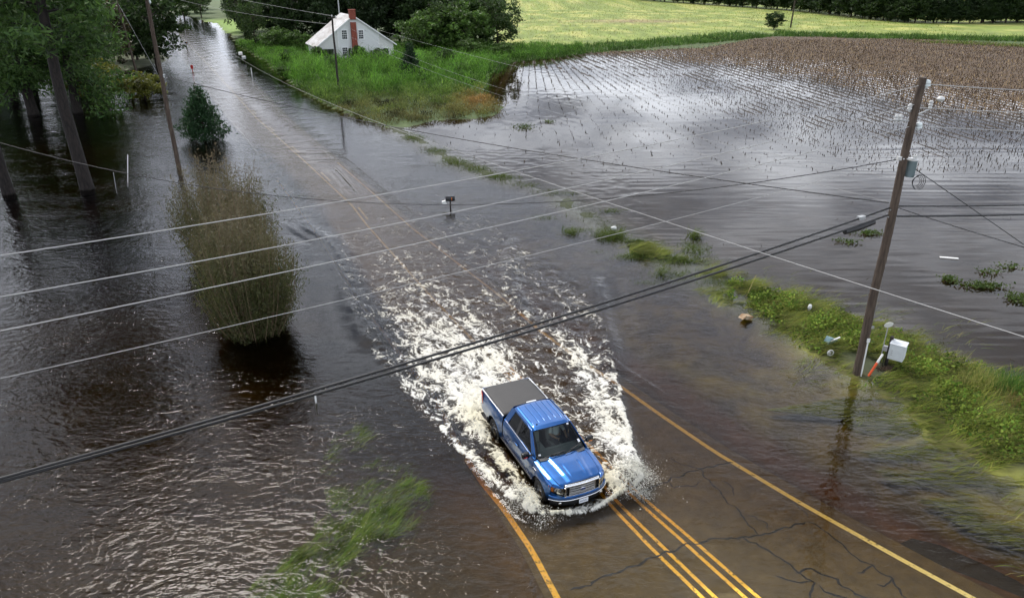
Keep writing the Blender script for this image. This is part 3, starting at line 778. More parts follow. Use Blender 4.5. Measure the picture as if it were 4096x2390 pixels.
# headlights
for sg in (1, -1):
    def hl(u, v, off=0.0):
        y = .605 + .345 * u
        x = -.045 - .33 * u ** 1.9 + off
        zt = 1.055 - .03 * u; zb = .745 + .10 * u
        return (x, sg * y, zb + (zt - zb) * v)
    hb_ = MB(); hb_.grid(lambda u, v: hl(u, v, -.05), 8, 5); ho = hb_.build("headlight", M_chrome, truck, smooth=50)
    for (uc, vc, r) in ((.25, .60, .075), (.52, .55, .06)):
        p = hl(uc, vc, -.045); rf = MB(); rf.lathe([(r, -.01), (r * .9, .008), (r * .45, .012), (r * .3, .03)], p, 'X', 16); rf.build("reflector", M_satin, ho, smooth=40)
    am = MB(); am.grid(lambda u, v: hl(.74 + .26 * u, .12 + .80 * v, -.018), 3, 4); am.build("indicator", M_amber, ho, smooth=50)
    ln = MB(); ln.grid(lambda u, v: hl(u, v, .004), 8, 5); ln.build("lens", M_lens, ho, smooth=50)
    sp = MB(); sp.grid(lambda u, v: (hl(u, 0)[0] - .006, hl(u, 0)[1], .70 + (hl(u, 0)[2] - .70) * v), 8, 2); sp.build("filler_panel", M_paint, truck, smooth=50)
    def lip(u, v):
        a = Vector(hl(u, 1, -.004)); xb = -.085 - .33 * u
        b_ = Vector((xb + .02 * (1 - u), sg * (hood_w(xb) + .010), hood_edge_z(xb) - .006))
        p = a.lerp(b_, v); p.z += .022 * math.sin(math.pi * v); return p
    cr_ = MB(); cr_.grid(lip, 10, 6); cr_.build("hood_lip", M_paint, truck, smooth=60)
# grille
gb = MB(); gb.box((-.075, 0, .92), (.03, 1.18, .42)); gr = gb.build("grille", M_gloss, truck)
def gx_(y): return .012 - .05 * (abs(y) / .6) ** 2
tp = MB(); tp.grid(lambda u, v: (gx_(1.16 * u - .58) + .035 * math.sin(math.pi * v) - .03 * v, 1.16 * u - .58, 1.045 + .10 * v), 20, 5); tp.build("grille_top_bar", M_chrome, gr, smooth=60, solid=.03)
bt = MB(); bt.grid(lambda u, v: (gx_(1.10 * u - .55) + .03 * math.sin(math.pi * v), 1.10 * u - .55, .735 + .035 * v), 20, 3); bt.build("grille_bottom_bar", M_chrome, gr, smooth=60, solid=.02)
for sg in (1, -1):
    vb_ = MB(); vb_.box((-.02, sg * .575, .90), (.05, .045, .34)); vb_.build("grille_side_bar", M_chrome, gr, bevel=.01)
    vs_ = MB(); vs_.box((-.03, sg * .43, .90), (.04, .022, .30)); vs_.build("grille_post", M_satin, gr, bevel=.006)
for zc in (.995, .915, .835, .785):
    for dz in ((-.014, .014) if zc > .79 else (0,)):
        hbq = MB(); hbq.tube([(gx_(y) - .012, y, zc + dz) for y in np.linspace(-.42, .42, 16)], .0105, 6); hbq.build("grille_bar", M_satin, gr, smooth=60)
em = MB(); em.lathe([(.0, 0), (.118, 0), (.118, .012), (.10, .018)], (0, 0, 0), 'X', 28); eo = em.build("emblem", M_chrome, gr, smooth=40); eo.location = (.012, 0, .905); eo.scale = (1, 1, .46)
ei = MB(); ei.lathe([(.0, .018), (.100, .018), (.098, .022), (.0, .024)], (0, 0, 0), 'X', 28); ei.build("emblem_face", M_emblem, eo, smooth=40)
def text_mesh(name, s, size, m, parent, loc, rot, shear=0.0, ext=.002, sx=1.0):
    c = bpy.data.curves.new(name, 'FONT'); c.body = s; c.size = size; c.align_x = 'CENTER'; c.align_y = 'CENTER'; c.shear = shear; c.extrude = ext
    o = bpy.data.objects.new(name, c); col.objects.link(o)
    dg = bpy.context.evaluated_depsgraph_get(); me = bpy.data.meshes.new_from_object(o.evaluated_get(dg))
    bpy.data.objects.remove(o); me.materials.append(m)
    o = link(name, me, parent); o.location = loc; o.rotation_euler = rot; o.scale = (sx, 1, 1)
    return o
text_mesh("emblem_lettering", "Ford", .085, M_chrome, eo, (.027, 0, .0), (R(90), 0, R(90)), shear=.35, sx=1.25)
pl = MB(); pl.box((.045, .03, .475), (.012, .31, .155)); po = pl.build("number_plate", M_plate, truck, bevel=.003)
text_mesh("plate_lettering", "BDPX57", .085, M_ink, po, (.053, .03, .47), (R(90), 0, R(90)), ext=.001, sx=.82)
for sg in (1, -1):
    bd = MB(); bd.box((-1.28, sg * 1.0, 1.02), (.20, .012, .05)); bdo = bd.build("fender_badge", M_chrome, truck, bevel=.004)
    text_mesh("badge_lettering", "F-150", .055, M_gloss, bdo, (-1.28, sg * 1.008, 1.02), (R(90), 0, 0 if sg < 0 else R(180)), ext=.001)
# antenna mast on the right fender
an = MB(); an.tube([(-1.18, -.86, 1.20), (-1.22, -.87, 1.95)], [.008, .004], 6); an.tube([(-1.18, -.86, 1.17), (-1.18, -.86, 1.22)], [.025, .012], 8); an.build("antenna", M_black, truck)
# wheels
def wheel(x, sg):
    w = empty("wheel", (x, sg * .845, WZ), 0, truck)
    t = MB(); t.lathe([(.225, -.12), (.30, -.135), (.365, -.13), (.388, -.10), (.39, -.03), (.39, .03), (.388, .10), (.365, .13), (.30, .135), (.225, .12)], (0, 0, 0), 'Y', 36, cap=False); t.build("tyre", M_tyre, w, smooth=40)
    r = MB(); r.lathe([(.0, sg * .03), (.20, sg * .03), (.22, sg * .10), (.235, sg * .118), (.235, -sg * .10)], (0, 0, 0), 'Y', 30, cap=False); ri = r.build("rim", M_satin, w, smooth=35)
    for k_ in range(6):
        a = k_ * math.pi / 3; sp_ = MB(); sp_.box((0, sg * .075, .125), (.055, .04, .20)); so = sp_.build("spoke", M_satin, ri, bevel=.008); so.rotation_euler = (0, a, 0)
    hc = MB(); hc.lathe([(.06, sg * .05), (.058, sg * .105), (.035, sg * .118)], (0, 0, 0), 'Y', 16); hc.build("hub_cap", M_chrome, ri, smooth=40)
for x in (XF, XRR):
    for sg in (1, -1): wheel(x, sg)
# interior
ds = MB(); ds.grid(lambda u, v: (-1.42 - .42 * u + .08 * (1 - (2 * v - 1) ** 2), .80 * (2 * v - 1), 1.225 - .03 * u * u), 5, 8); ds.box((-1.86, 0, 1.03), (.08, 1.56, .34)); ds.build("dashboard", M_dash, truck, smooth=40)
for yy in (.40, -.40):
    for (xb, nm) in ((-2.62, "seat"),):
        s_ = MB(); s_.box((-2.45, yy, .84), (.55, .54, .16)); so = s_.build(nm, M_seat, truck, bevel=.05, seg=3, smooth=50)
        k_ = MB(); k_.box((-2.80, yy, 1.16), (.16, .52, .62), Matrix.Rotation(R(-12), 3, 'Y')); k_.build("backrest", M_seat, so, bevel=.05, seg=3, smooth=50)
        hr = MB(); hr.box((-2.87, yy, 1.55), (.10, .27, .18), Matrix.Rotation(R(-8), 3, 'Y')); hr.build("headrest", M_seat, so, bevel=.035, seg=3, smooth=50)
bkb = MB(); bkb.box((-3.45, 0, 1.08), (.18, 1.5, .55)); bkb.build("rear_bench", M_seat, truck, bevel=.04)
sw = MB(); rotw = Matrix.Rotation(R(25), 3, 'Y')
sw.tube([Vector((-2.06, .40, 1.155)) + rotw @ Vector((0, .185 * math.cos(a), .185 * math.sin(a))) for a in np.linspace(0, 2 * math.pi, 25)], .016, 8, cap=False)
for a in (R(200), R(340), R(90)): sw.tube([(-2.06, .40, 1.155), Vector((-2.06, .40, 1.155)) + rotw @ Vector((0, .185 * math.cos(a), .185 * math.sin(a)))], .014, 6)
sw.tube([(-2.06, .40, 1.155), (-1.86, .40, 1.06)], .03, 8); sw.build("steering_wheel", M_black, truck, smooth=60)
for (yy, u_, v_) in ((.0, .93, .90), (.0, .30, .955), (.0, .24, .955), (.0, .12, .045)):
    p = Vector(wsc(u_, v_, .004)); st = MB(); st.box(tuple(p), (.012, .07, .05), Matrix.Rotation(R(-48), 3, 'Y')); st.build("windscreen_sticker", M_plate, ws)

# ------------------------------------------------------------------ driver: one skinned body, clothing colours by region
def skin_person(name, joints, edges, radii, m, parent, sub=2):
    me = bpy.data.meshes.new(name); me.from_pydata(joints, edges, []); me.update()
    o = link(name, me, parent)
    o.modifiers.new("skin", 'SKIN'); sb = o.modifiers.new("sub", 'SUBSURF'); sb.levels = sub; sb.render_levels = sub
    for i, r in enumerate(radii): me.skin_vertices[0].data[i].radius = (r, r) if not hasattr(r, '__len__') else r
    me.skin_vertices[0].data[0].use_root = True
    dg = bpy.context.evaluated_depsgraph_get(); nm = bpy.data.meshes.new_from_object(o.evaluated_get(dg))
    bpy.data.objects.remove(o); nm.materials.append(m); nm.shade_smooth()
    return link(name, nm, parent)
M_skin = mat("skin", base=(0.42, 0.24, 0.16), rough=0.55)
M_shirt = mat("white_shirt", base=(0.62, 0.63, 0.64), rough=0.8, var=.1)
M_trous = mat("dark_trousers", base=(0.03, 0.035, 0.05), rough=0.85)
M_hair = mat("dark_hair", base=(0.03, 0.02, 0.014), rough=0.7)
per_ = empty("person", (TX, TY, -0.27), TYAW)
tag(per_, "driver in a pale shirt sitting behind the wheel of the blue truck", "person")
Y0 = .40
J = [(-2.62, Y0, .98), (-2.66, Y0, 1.15), (-2.68, Y0, 1.32), (-2.67, Y0, 1.45), (-2.655, Y0, 1.52), (-2.64, Y0, 1.60), (-2.635, Y0, 1.70),
     (-2.66, Y0 + .18, 1.42), (-2.48, Y0 + .27, 1.22), (-2.26, Y0 + .20, 1.22), (-2.14, Y0 + .155, 1.24),
     (-2.66, Y0 - .18, 1.42), (-2.48, Y0 - .27, 1.22), (-2.26, Y0 - .20, 1.22), (-2.14, Y0 - .155, 1.24),
     (-2.40, Y0 + .12, .97), (-2.12, Y0 + .13, .99), (-2.02, Y0 + .13, .72), (-2.40, Y0 - .12, .97), (-2.12, Y0 - .13, .99), (-2.02, Y0 - .13, .72)]
E_ = [(0, 1), (1, 2), (2, 3), (3, 4), (4, 5), (5, 6), (3, 7), (7, 8), (8, 9), (9, 10), (3, 11), (11, 12), (12, 13), (13, 14), (0, 15), (15, 16), (16, 17), (0, 18), (18, 19), (19, 20)]
rad = [.15, .14, .155, .09, .052, .095, .085, .062, .048, .038, .03, .062, .048, .038, .03, .085, .065, .05, .085, .065, .05]
body = skin_person("body", J, E_, rad, M_skin, per_)
shirt_v = [0, 1, 2, 3, 7, 8, 11, 12]; remap = {a: i for i, a in enumerate(shirt_v)}
skin_person("shirt", [J[i] for i in shirt_v], [(remap[a], remap[b]) for a, b in E_ if a in remap and b in remap], [rad[i] * 1.10 + .004 for i in shirt_v], M_shirt, per_)
tr_v = [0, 15, 16, 17, 18, 19, 20]; remap = {a: i for i, a in enumerate(tr_v)}
skin_person("trousers", [J[i] for i in tr_v], [(remap[a], remap[b]) for a, b in E_ if a in remap and b in remap], [rad[i] * 1.08 + .004 for i in tr_v], M_trous, per_)
hr_ = MB(); hr_.grid(lambda u, v: (-2.645 + .098 * math.cos(2 * math.pi * u) * math.sin(.55 * math.pi * v) - .008, Y0 + .088 * math.sin(2 * math.pi * u) * math.sin(.55 * math.pi * v), 1.655 + .125 * math.cos(.55 * math.pi * v)), 18, 8); hr_.build("hair", M_hair, per_, smooth=60)
for sg in (1, -1):
    hx, hy, hz = J[10] if sg > 0 else J[14]
    for k_ in range(4):      # fingers curl over the wheel rim
        f0 = Vector((hx + .03, hy - sg * .005, hz + .03 - .02 * k_)); L = (.050, .056, .053, .042)[k_]
        skin_person("finger", [tuple(f0), tuple(f0 + Vector((L * .6, sg * .012, .008))), tuple(f0 + Vector((L * .9, sg * -.012, -.012)))], [(0, 1), (1, 2)], [.009, .0085, .007], M_skin, body, 1)
    skin_person("thumb", [(hx + .01, hy - sg * .015, hz + .02), (hx + .035, hy - sg * .045, hz + .035), (hx + .06, hy - sg * .05, hz + .03)], [(0, 1), (1, 2)], [.011, .0095, .008], M_skin, body, 1)
# ------------------------------------------------------------------ wake foam: churned white water as lumpy sheet geometry
fs = 0.031
ft = np.arange(-36, 0.95, fs); fn_ax = np.arange(-4.6, 7.8, fs)
T, N = np.meshgrid(ft, fn_ax)
FXw = TX + T * FWD[0] + N * LFT[0]; FYw = TY + T * FWD[1] + N * LFT[1]
dl_ = N - nL(T); dr_ = nR(T) - N
jag = 0.22 * fbm(T * 1.3, N * 1.3, 4, 61) + .10 * pn(T * 5, N * 5, 67)
dl_ = dl_ + jag * np.clip(.5 + -T * .06, .5, 1.3); dr_ = dr_ + jag * np.clip(.5 + -T * .06, .5, 1.3)
inside = sstep(-.05, .10, dl_) * sstep(-.05, .10, dr_) * sstep(.62, .40, T + .18 * pn(N * 3, T * 3, 6) + 0 * N)
# left and right bow edges
edgeL = np.exp(-(np.clip(dl_, 0, 9) / np.interp(T, [-13, -6, 0], [.12, .40, .70])) ** 1.2) * np.interp(T, [-15, -11, -6, -1, .6], [0, .75, 1.0, 1.1, 1.1])
edgeR = np.exp(-(np.clip(dr_, 0, 9) / np.interp(T, [-9, -4, 0], [.35, 1.05, 1.05])) ** 1.4) * np.interp(T, [-9.5, -7.5, -5, -2, .6], [0, .7, .95, 1.1, 1.15])
fillL = sstep(-.95, -1.25, N) * np.interp(T, [-14, -9, -5, -1, 0], [.34, .64, .74, .78, .8]) * (1 - .62 * np.exp(-((N + 1.80) / .22) ** 2) * sstep(-4.6, -3.8, T) * sstep(-.9, -1.6, T)) * (1 - .5 * np.exp(-((N + 2.3) / .3) ** 2) * sstep(-8, -6, T) * sstep(-4.2, -5, T))
sr = np.interp(T, [-20, -16, -12, -9, -6, -3, 0], [4.9, 4.9, 4.8, 4.55, 3.9, 2.75, 1.9])
stripR = np.exp(-((N - sr) / np.interp(T, [-16, -9, -3], [.8, 1.0, .9])) ** 2) * np.interp(T, [-20, -15, -12, -9, -5, 0], [.0, .12, .40, .78, .92, 1.0])
fillR = sstep(.95, 1.25, N) * np.interp(T, [-8, -5, -1, 0], [.35, .50, .62, .8])
# churned centre behind the truck
cc_ = np.interp(T, [-31, -20, -12, -6], [.6, .3, 0, -.3]); hw_ = np.interp(T, [-31, -20, -12, -6], [1.6, 2.5, 2.9, 2.0])
cen = np.exp(-np.abs((N - cc_) / hw_) ** 4) * np.interp(T, [-36, -28, -22, -16, -11, -7, -5.8, -5.0, -4.3], [.06, .30, .46, .66, .86, 1.02, 1.02, .8, .0])
bandL = np.exp(-((N + 1.42) / .42) ** 2) * np.interp(T, [-10, -6.5, -5.2, -4.4, -3.3, -2.4, -1.4, -.6, 0], [0, .9, 1.05, 1.05, .5, .4, .85, 1.1, .8])
bandR = np.exp(-((N - 1.36) / .38) ** 2) * np.interp(T, [-11, -7, -5.5, -4.6, -3.4, -1.6, -.6, 0], [0, .7, .95, .85, .3, .5, 1.05, 1.0])
front = np.exp(-((T - .26) / .26) ** 2) * sstep(2.4, 1.6, np.abs(N)) * 1.0
fd = np.maximum.reduce([edgeL, edgeR, fillL, stripR, fillR, cen, bandL, bandR, front]) * inside
# lacy pattern: curling filaments where warped noise crosses zero
wq = fbm(T * .8, N * .8, 3, 71) * .55; wq2 = fbm(T * .8, N * .8, 3, 75) * .55
Ts = np.where(T < -6, -6 + (T + 6) * .72, T)
def fil(a, b, w, o, sd): return np.exp(-(fbm(Ts * a + wq * a, N * b + wq2 * b, o, sd, .55) / w) ** 2)
f1 = fil(1.1, 1.7, .085, 3, 81); f2 = fil(2.6, 3.8, .10, 3, 91); f3 = fil(5.5, 8.0, .13, 2, 97)
tex = .55 * f1 + .55 * f2 + .40 * f3 + .75 * fbm(T * 1.6, N * 2.4, 4, 85, .6)
tex = (tex - tex.mean()) / tex.std()
clump = fbm(T * .45, N * .6, 3, 99)
lvl = 1.15 * tex + 1.1 * clump + 4.0 * (fd - np.interp(T, [-20, -10, -6], [.70, .64, .58]))
alpha = sstep(-.25, 1.5, lvl) * sstep(.03, .16, fd)
alpha = np.clip(alpha * (.9 + .1 * sstep(.6, 1, fd)) + .16 * sstep(.5, 1.0, fd), 0, 1)
# the truck stands in the foam: cut the sheet under its body
under = (T < -.12) & (T > -5.9) & (np.abs(N) < .97)
alpha = alpha * np.interp(T, [-36, -28, -20, -13, -7], [.10, .35, .60, .85, 1.0])
alpha = np.where(under, 0, alpha)
zf = water_z(FXw, FYw) + .006 + .030 * np.clip(fd, 0, 1) * np.clip(lvl * .35, -.4, 1) + .012 * np.clip(alpha, 0, 1)
calm_f = 1 - .75 * np.exp(-((T - .1) / .35) ** 2) * sstep(1.3, .8, np.abs(N))
zf = zf + calm_f * np.clip(fd - .5, 0, 1) * .11 * fbm(T * 2.4, N * 2.4, 3, 103) + np.clip(fd - .4, 0, 1) * .05 * pn(T * 7, N * 8, 107)
keep_v = alpha > .03
ny_, nx2 = T.shape; idx = np.arange(ny_ * nx2).reshape(ny_, nx2)
q = np.stack([idx[:-1, :-1], idx[:-1, 1:], idx[1:, 1:], idx[1:, :-1]], -1).reshape(-1, 4)
kf = keep_v.ravel()[q].any(1) & ~under.ravel()[q].any(1); q = q[kf]
used = np.unique(q); rm_ = -np.ones(ny_ * nx2, int); rm_[used] = np.arange(len(used))
FV = np.stack([FXw, FYw, zf], -1).reshape(-1, 3)[used]
near = np.exp(-((np.abs(N) - 1.2) / .7) ** 2) * sstep(-7.5, -5.5, T)
yel = np.clip(.30 + .55 * near + .35 * clump, 0, 1).ravel()[used][:, None]
FCc = np.array([0.90, 0.89, 0.85]) * (1 - yel) + np.array([0.85, 0.79, 0.56]) * yel
M_foam = mat("foam", rough=0.55, attr=True, var=.12, vscale=14, transl=.25, spec=.4)
fn_ = M_foam.node_tree.nodes; fl_ = M_foam.node_tree.links       # thin foam lets the brown water show through
fa = fn_.new("ShaderNodeAttribute"); fa.attribute_name = "cover"
ftc = fn_.new("ShaderNodeTexCoord"); fnz = fn_.new("ShaderNodeTexNoise"); fnz.inputs["Scale"].default_value = 26; fnz.inputs["Detail"].default_value = 3; fl_.new(ftc.outputs["Object"], fnz.inputs["Vector"])
fm = fn_.new("ShaderNodeMapRange"); fm.inputs[1].default_value = .3; fm.inputs[2].default_value = .7; fm.inputs[3].default_value = -.22; fm.inputs[4].default_value = .22; fl_.new(fnz.outputs["Fac"], fm.inputs[0])
fad = fn_.new("ShaderNodeMath"); fad.operation = 'ADD'; fad.use_clamp = True; fl_.new(fa.outputs["Fac"], fad.inputs[0]); fl_.new(fm.outputs[0], fad.inputs[1])
fml = fn_.new("ShaderNodeMath"); fml.operation = 'MULTIPLY'; fml.use_clamp = True; fl_.new(fad.outputs[0], fml.inputs[0])
fst = fn_.new("ShaderNodeMapRange"); fst.inputs[1].default_value = 0; fst.inputs[2].default_value = .25; fl_.new(fa.outputs["Fac"], fst.inputs[0]); fl_.new(fst.outputs[0], fml.inputs[1])
ftr = fn_.new("ShaderNodeBsdfTransparent"); fmx = fn_.new("ShaderNodeMixShader"); fo_ = fn_["Material Output"]; prev = fo_.inputs[0].links[0].from_socket
fl_.new(fml.outputs[0], fmx.inputs[0]); fl_.new(ftr.outputs[0], fmx.inputs[1]); fl_.new(prev, fmx.inputs[2]); fl_.new(fmx.outputs[0], fo_.inputs[0])
foam = link("wake_foam", np_mesh("wake_foam", FV, rm_[q], M_foam, C=FCc, smooth=True, attrs={"cover": alpha.ravel()[used]}))
tag(foam, "white churned foam of the wake trailing behind the blue truck", "foam", kind="stuff")

# ------------------------------------------------------------------ spray: thrown drops and torn clumps of white water
def drops(n, tc, nc, st, sn, hz, out_t, out_n, s0, s1, seed):
    r = np.random.default_rng(seed)
    u = r.random(n) ** .8
    t = tc + st * r.normal(size=n) + out_t * u; nn = nc + sn * r.normal(size=n) + out_n * u
    h = hz * np.sin(np.clip(u * 1.25, 0, 1) * np.pi) ** .8 * r.random(n) ** .7
    x = TX + t * FWD[0] + nn * LFT[0]; y = TY + t * FWD[1] + nn * LFT[1]
    z = np.maximum(water_z(x, y), -.05) + h
    sz = .78 * (s0 + (s1 - s0) * r.random(n) ** 2.5) * (1.15 - .6 * u)
    bad = (t < -.02) & (t > -5.9) & (np.abs(nn) < 1.03)
    ok = ~bad
    return np.stack([x, y, z], -1)[ok], sz[ok]
P_, S_ = [], []
for a in [(3200, -.25, 1.62, .30, .18, .55, -.15, 1.15, .008, .034, 1), (1800, .05, 1.35, .16, .2, .40, .42, .7, .008, .030, 2), (1700, -.5, -1.42, .34, .14, .38, -.25, -.70, .008, .032, 3),
          (500, .2, -.3, .10, .6, .14, .22, .0, .006, .022, 4), (600, .15, -1.25, .15, .25, .22, .3, -.35, .006, .026, 9), (500, -4.75, -1.35, .35, .12, .32, -.5, -.35, .008, .028, 5), (400, -5.1, 1.35, .4, .14, .24, -.6, .5, .008, .026, 6), (900, -2.0, 2.85, 1.2, .22, .16, -.2, .35, .006, .024, 7), (300, -6.4, 0, .5, .8, .18, -.8, 0, .008, .026, 8), (500, -2.4, -2.1, 1.2, .16, .10, -.1, -.15, .006, .02, 10)]:
    p, s_ = drops(*a); P_.append(p); S_.append(s_)
P_ = np.concatenate(P_); S_ = np.concatenate(S_)
r_ = np.random.default_rng(77)
octa = np.array([(1, 0, 0), (-1, 0, 0), (0, 1, 0), (0, -1, 0), (0, 0, 1), (0, 0, -1)], float)
of = np.array([(0, 2, 4), (2, 1, 4), (1, 3, 4), (3, 0, 4), (2, 0, 5), (1, 2, 5), (3, 1, 5), (0, 3, 5)])
jit = r_.uniform(.55, 1.3, (len(P_), 6, 1)) * octa[None] + r_.normal(size=(len(P_), 6, 3)) * .18
SV = (P_[:, None] + jit * S_[:, None, None]).reshape(-1, 3)
SF = (of[None] + 6 * np.arange(len(P_))[:, None, None]).reshape(-1, 3)
SC = np.repeat(np.array([[.93, .92, .84]]) * r_.uniform(.85, 1.05, (len(P_), 1)), 6, 0)
M_spray = mat("spray", rough=0.4, attr=True, transl=.5)
spray = link("splash_spray", np_mesh("splash_spray", SV, SF, M_spray, C=SC, smooth=True))
tag(spray, "white spray thrown up at the front corners and wheels of the truck", "spray", kind="stuff")
# ------------------------------------------------------------------ utility poles and wires
M_pole = mat("weathered_pole", base=(0.052, 0.036, 0.026), rough=0.85, bump=.8, bscale=14, stretch=(6, 6, .6), base2=(0.105, 0.076, 0.055), vscale=2.2)
M_poled = mat("dark_pole", base=(0.030, 0.023, 0.019), rough=0.85, var=.3, vscale=3, stretch=(5, 5, .6), bump=.5, bscale=12)
M_alu = mat("bare_aluminium_wire", base=(0.38, 0.38, 0.37), rough=0.6, metal=.1)
M_cable = mat("black_cable", base=(0.012, 0.012, 0.013), rough=0.5)
M_grey = mat("galvanised", base=(0.42, 0.43, 0.43), rough=0.5, metal=.5)
M_porc = mat("porcelain", base=(0.62, 0.68, 0.67), rough=0.25)
M_porcw = mat("white_porcelain", base=(0.58, 0.58, 0.56), rough=0.3)
M_can = mat("transformer_paint", base=(0.15, 0.20, 0.21), rough=0.45, var=.15)
M_pvc = mat("white_pvc", base=(0.78, 0.78, 0.75), rough=0.5)
def pole(name, x, y, h, r0, r1, m, label, z0=-.8, lean=(0, 0)):
    o = empty(name, (x, y, 0)); tag(o, label, "utility pole")
    t = MB(); n = 14
    t.tube([(lean[0] * k / n + .02 * math.sin(k), lean[1] * k / n, z0 + (h - z0) * k / n) for k in range(n + 1)], [r0 + (r1 - r0) * k / n for k in range(n + 1)], 14)
    t.build("shaft", m, o, smooth=50)
    return o
PX, PY = 13.84, 25.56
p = pole("utility_pole", PX, PY, 11.5, .185, .125, M_pole, "tall weathered wooden utility pole rising from the grassy bank on the right")
def insul(parent, c, m=M_porc, r=.12):
    q = MB(); q.lathe([(r * .3, -.14), (r * .35, -.08), (r, -.06), (r * .95, -.01), (r * .6, .0), (r * .9, .03), (r * .85, .09), (r * .4, .14)], c, n=14); return q.build("insulator", m, parent, smooth=40)
insul(p, (.20, -.02, 11.28)); insul(p, (.24, -.02, 9.87)); insul(p, (-.20, 0, 10.5), M_porcw, .08)
st = MB(); st.tube([(.05, 0, 11.05), (.2, -.02, 11.15)], .02, 6); st.tube([(.05, 0, 9.7), (.24, -.02, 9.75)], .02, 6); st.tube([(-.05, 0, 10.35), (-.2, 0, 10.4)], .018, 6); st.build("pin_bracket", M_grey, p)
ct = MB(); ct.tube([(.1, 0, 10.25), (.5, .05, 10.42)], .025, 6); ct.tube([(-.1, 0, 10.05), (-.62, .05, 10.05)], .025, 6); ct.build("side_arm", M_grey, p)
fu = MB(); fu.lathe([(.05, -.14), (.07, -.1), (.045, -.05), (.075, 0), (.045, .05), (.07, .1), (.05, .14)], (.52, .05, 10.58), n=12); fu.build("fuse_cutout", M_porcw, p, smooth=40)
ar = MB(); ar.lathe([(.02, -.10), (.10, -.06), (.13, 0), (.10, .06), (.02, .10)], (.82, .05, 10.78), n=14); ar.build("arrester", M_porcw, p, smooth=40)
for xx in (-.42, -.56):
    insul(p, (xx, .05, 10.13), M_porcw, .075)
tr = MB(); tr.lathe([(.06, -.30), (.16, -.28), (.17, -.24), (.17, .26), (.18, .28), (.18, .31), (.12, .36), (.04, .37)], (.33, .05, 8.36), n=24); to = tr.build("transformer", M_can, p, smooth=40)
tl = MB(); tl.lathe([(.185, .305), (.185, .33), (.15, .37), (.07, .385), (.0, .39)], (.33, .05, 8.36), n=24, cap=False); tl.build("lid", M_porcw, to, smooth=40)
for a in (R(250), R(300)):
    bu = MB(); bu.lathe([(.04, 0), (.055, .04), (.035, .08), (.05, .12), (.02, .18)], (.33 + .10 * math.cos(a), .05 + .10 * math.sin(a), 8.70), n=10); bu.build("bushing", M_porcw, to, smooth=40)
for k in range(4):
    lp = MB(); r_l = .17 + .035 * k
    lp.tube([(.50 + .02 * k + r_l * math.sin(a) * .8, -.18 - .03 * k, 7.95 + r_l * math.cos(a)) for a in np.linspace(R(-160), R(170), 18)], .010, 5); lp.build("wire_loop", M_cable, p)
cl = MB(); cl.box((-.17, -.03, 8.75), (.20, .10, .14)); cl.box((.1, -.1, 8.75), (.40, .06, .05)); cl.build("clamp", M_porcw, p, bevel=.01)
gw = MB(); gw.tube([(.165 - .004 * z, -.03, z) for z in np.linspace(-.1, 7.0, 12)], .012, 5); gw.build("ground_wire", M_grey, p)
cd = MB(); cd.tube([(.10, -.165, -.1), (.075, -.17, 1.55)], .032, 8); cd.build("conduit", M_pvc, p, smooth=60); 
cb = MB(); cb.box((.07, -.18, 1.62), (.12, .06, .16)); cb.build("junction_box", M_pvc, p, bevel=.01)
ts = MB(); ts.box((.16, -.10, 2.15), (.12, .05, .10)); ts.build("pole_tag", M_grey, p, bevel=.004)
ht = MB(); ht.tube([(-.13, -.05, 6.87), (.14, -.05, 6.87)], .03, 8); ht.tube([(-.16, -.04, 6.6), (.16, -.04, 6.6)], .026, 8); ht.build("cable_bracket", M_grey, p)

lp = pole("utility_pole", -27.21, 58.84, 13.6, .19, .14, M_pole, "tall bare utility pole standing in the water beside the conical evergreen")
for z_ in (7.3, 12.6):
    insul(lp, (.2, 0, z_), M_porc, .08)
fp = pole("utility_pole", -56.56, 114.66, 12.4, .17, .12, M_pole, "leaning thin utility pole by the dark trees left of the road", lean=(-.95, 0))
gy_ = MB(); gy_.tube([(-.75, 0, 10.4), (3.8, -1.0, -.2)], .02, 5); gy_.build("guy_wire", M_grey, fp); insul(fp, (-.7, 0, 11.6), M_porc, .1)
hp = pole("utility_pole", -22.32, 96.99, 9.45, .15, .11, M_poled, "slim dark utility pole standing in the weeds before the white house", z0=-.2)
ca = MB(); ca.box((0, 0, 9.35), (1.1, .08, .09)); ca.build("crossarm", M_poled, hp); insul(hp, (0, 0, 9.6), M_porcw, .08); insul(hp, (.48, 0, 9.5), M_porcw, .07)
bp2 = pole("utility_pole", -33.5, 152.0, 15, .16, .11, M_grey, "pale thin pole rising behind the white house roof", z0=-.2)

def wire(name, pts, r, m, label, cat="wire", group=None, n=6):
    mb = MB(); mb.tube(pts, r, n, cap=True); o = mb.build(name, m, smooth=80); tag(o, label, cat, group); return o
def quad_wire(A, B, co, n=40, s0=0.0, s1=1.0):
    return [(A[0] + (B[0] - A[0]) * s, A[1] + (B[1] - A[1]) * s, co[0] * s * s + co[1] * s + co[2]) for s in np.linspace(s0, s1, n)]
def sag(A, B, d, n=36):
    return [(A[0] + (B[0] - A[0]) * s, A[1] + (B[1] - A[1]) * s, A[2] + (B[2] - A[2]) * s - 4 * d * s * (1 - s)) for s in np.linspace(0, 1, n)]
P0, PB = (PX, PY), (-25, 4)
for co, r, lab in (((3.03, -3.89, 11.24), .011, "uppermost pale bare wire crossing the road from the right pole top"), ((3.24, -4.3, 10.62), .011, "second pale bare wire from the top crossing the road"),
                   ((1.99, -3.41, 9.87), .011, "third pale bare wire crossing the road over the brown shrub"), ((1.78, -3.04, 8.75), .007, "thin lowest pale wire crossing the road below the other three")):
    wire("power_wire", quad_wire(P0, PB, co), r, M_alu, lab, "wire", "pale wires crossing the road")
wire("power_cable", quad_wire((PX - .15, PY), PB, (2.72, -4.24, 6.93)), .034, M_cable, "upper of the two thick black cables crossing above the truck", "cable", "black cables across the road")
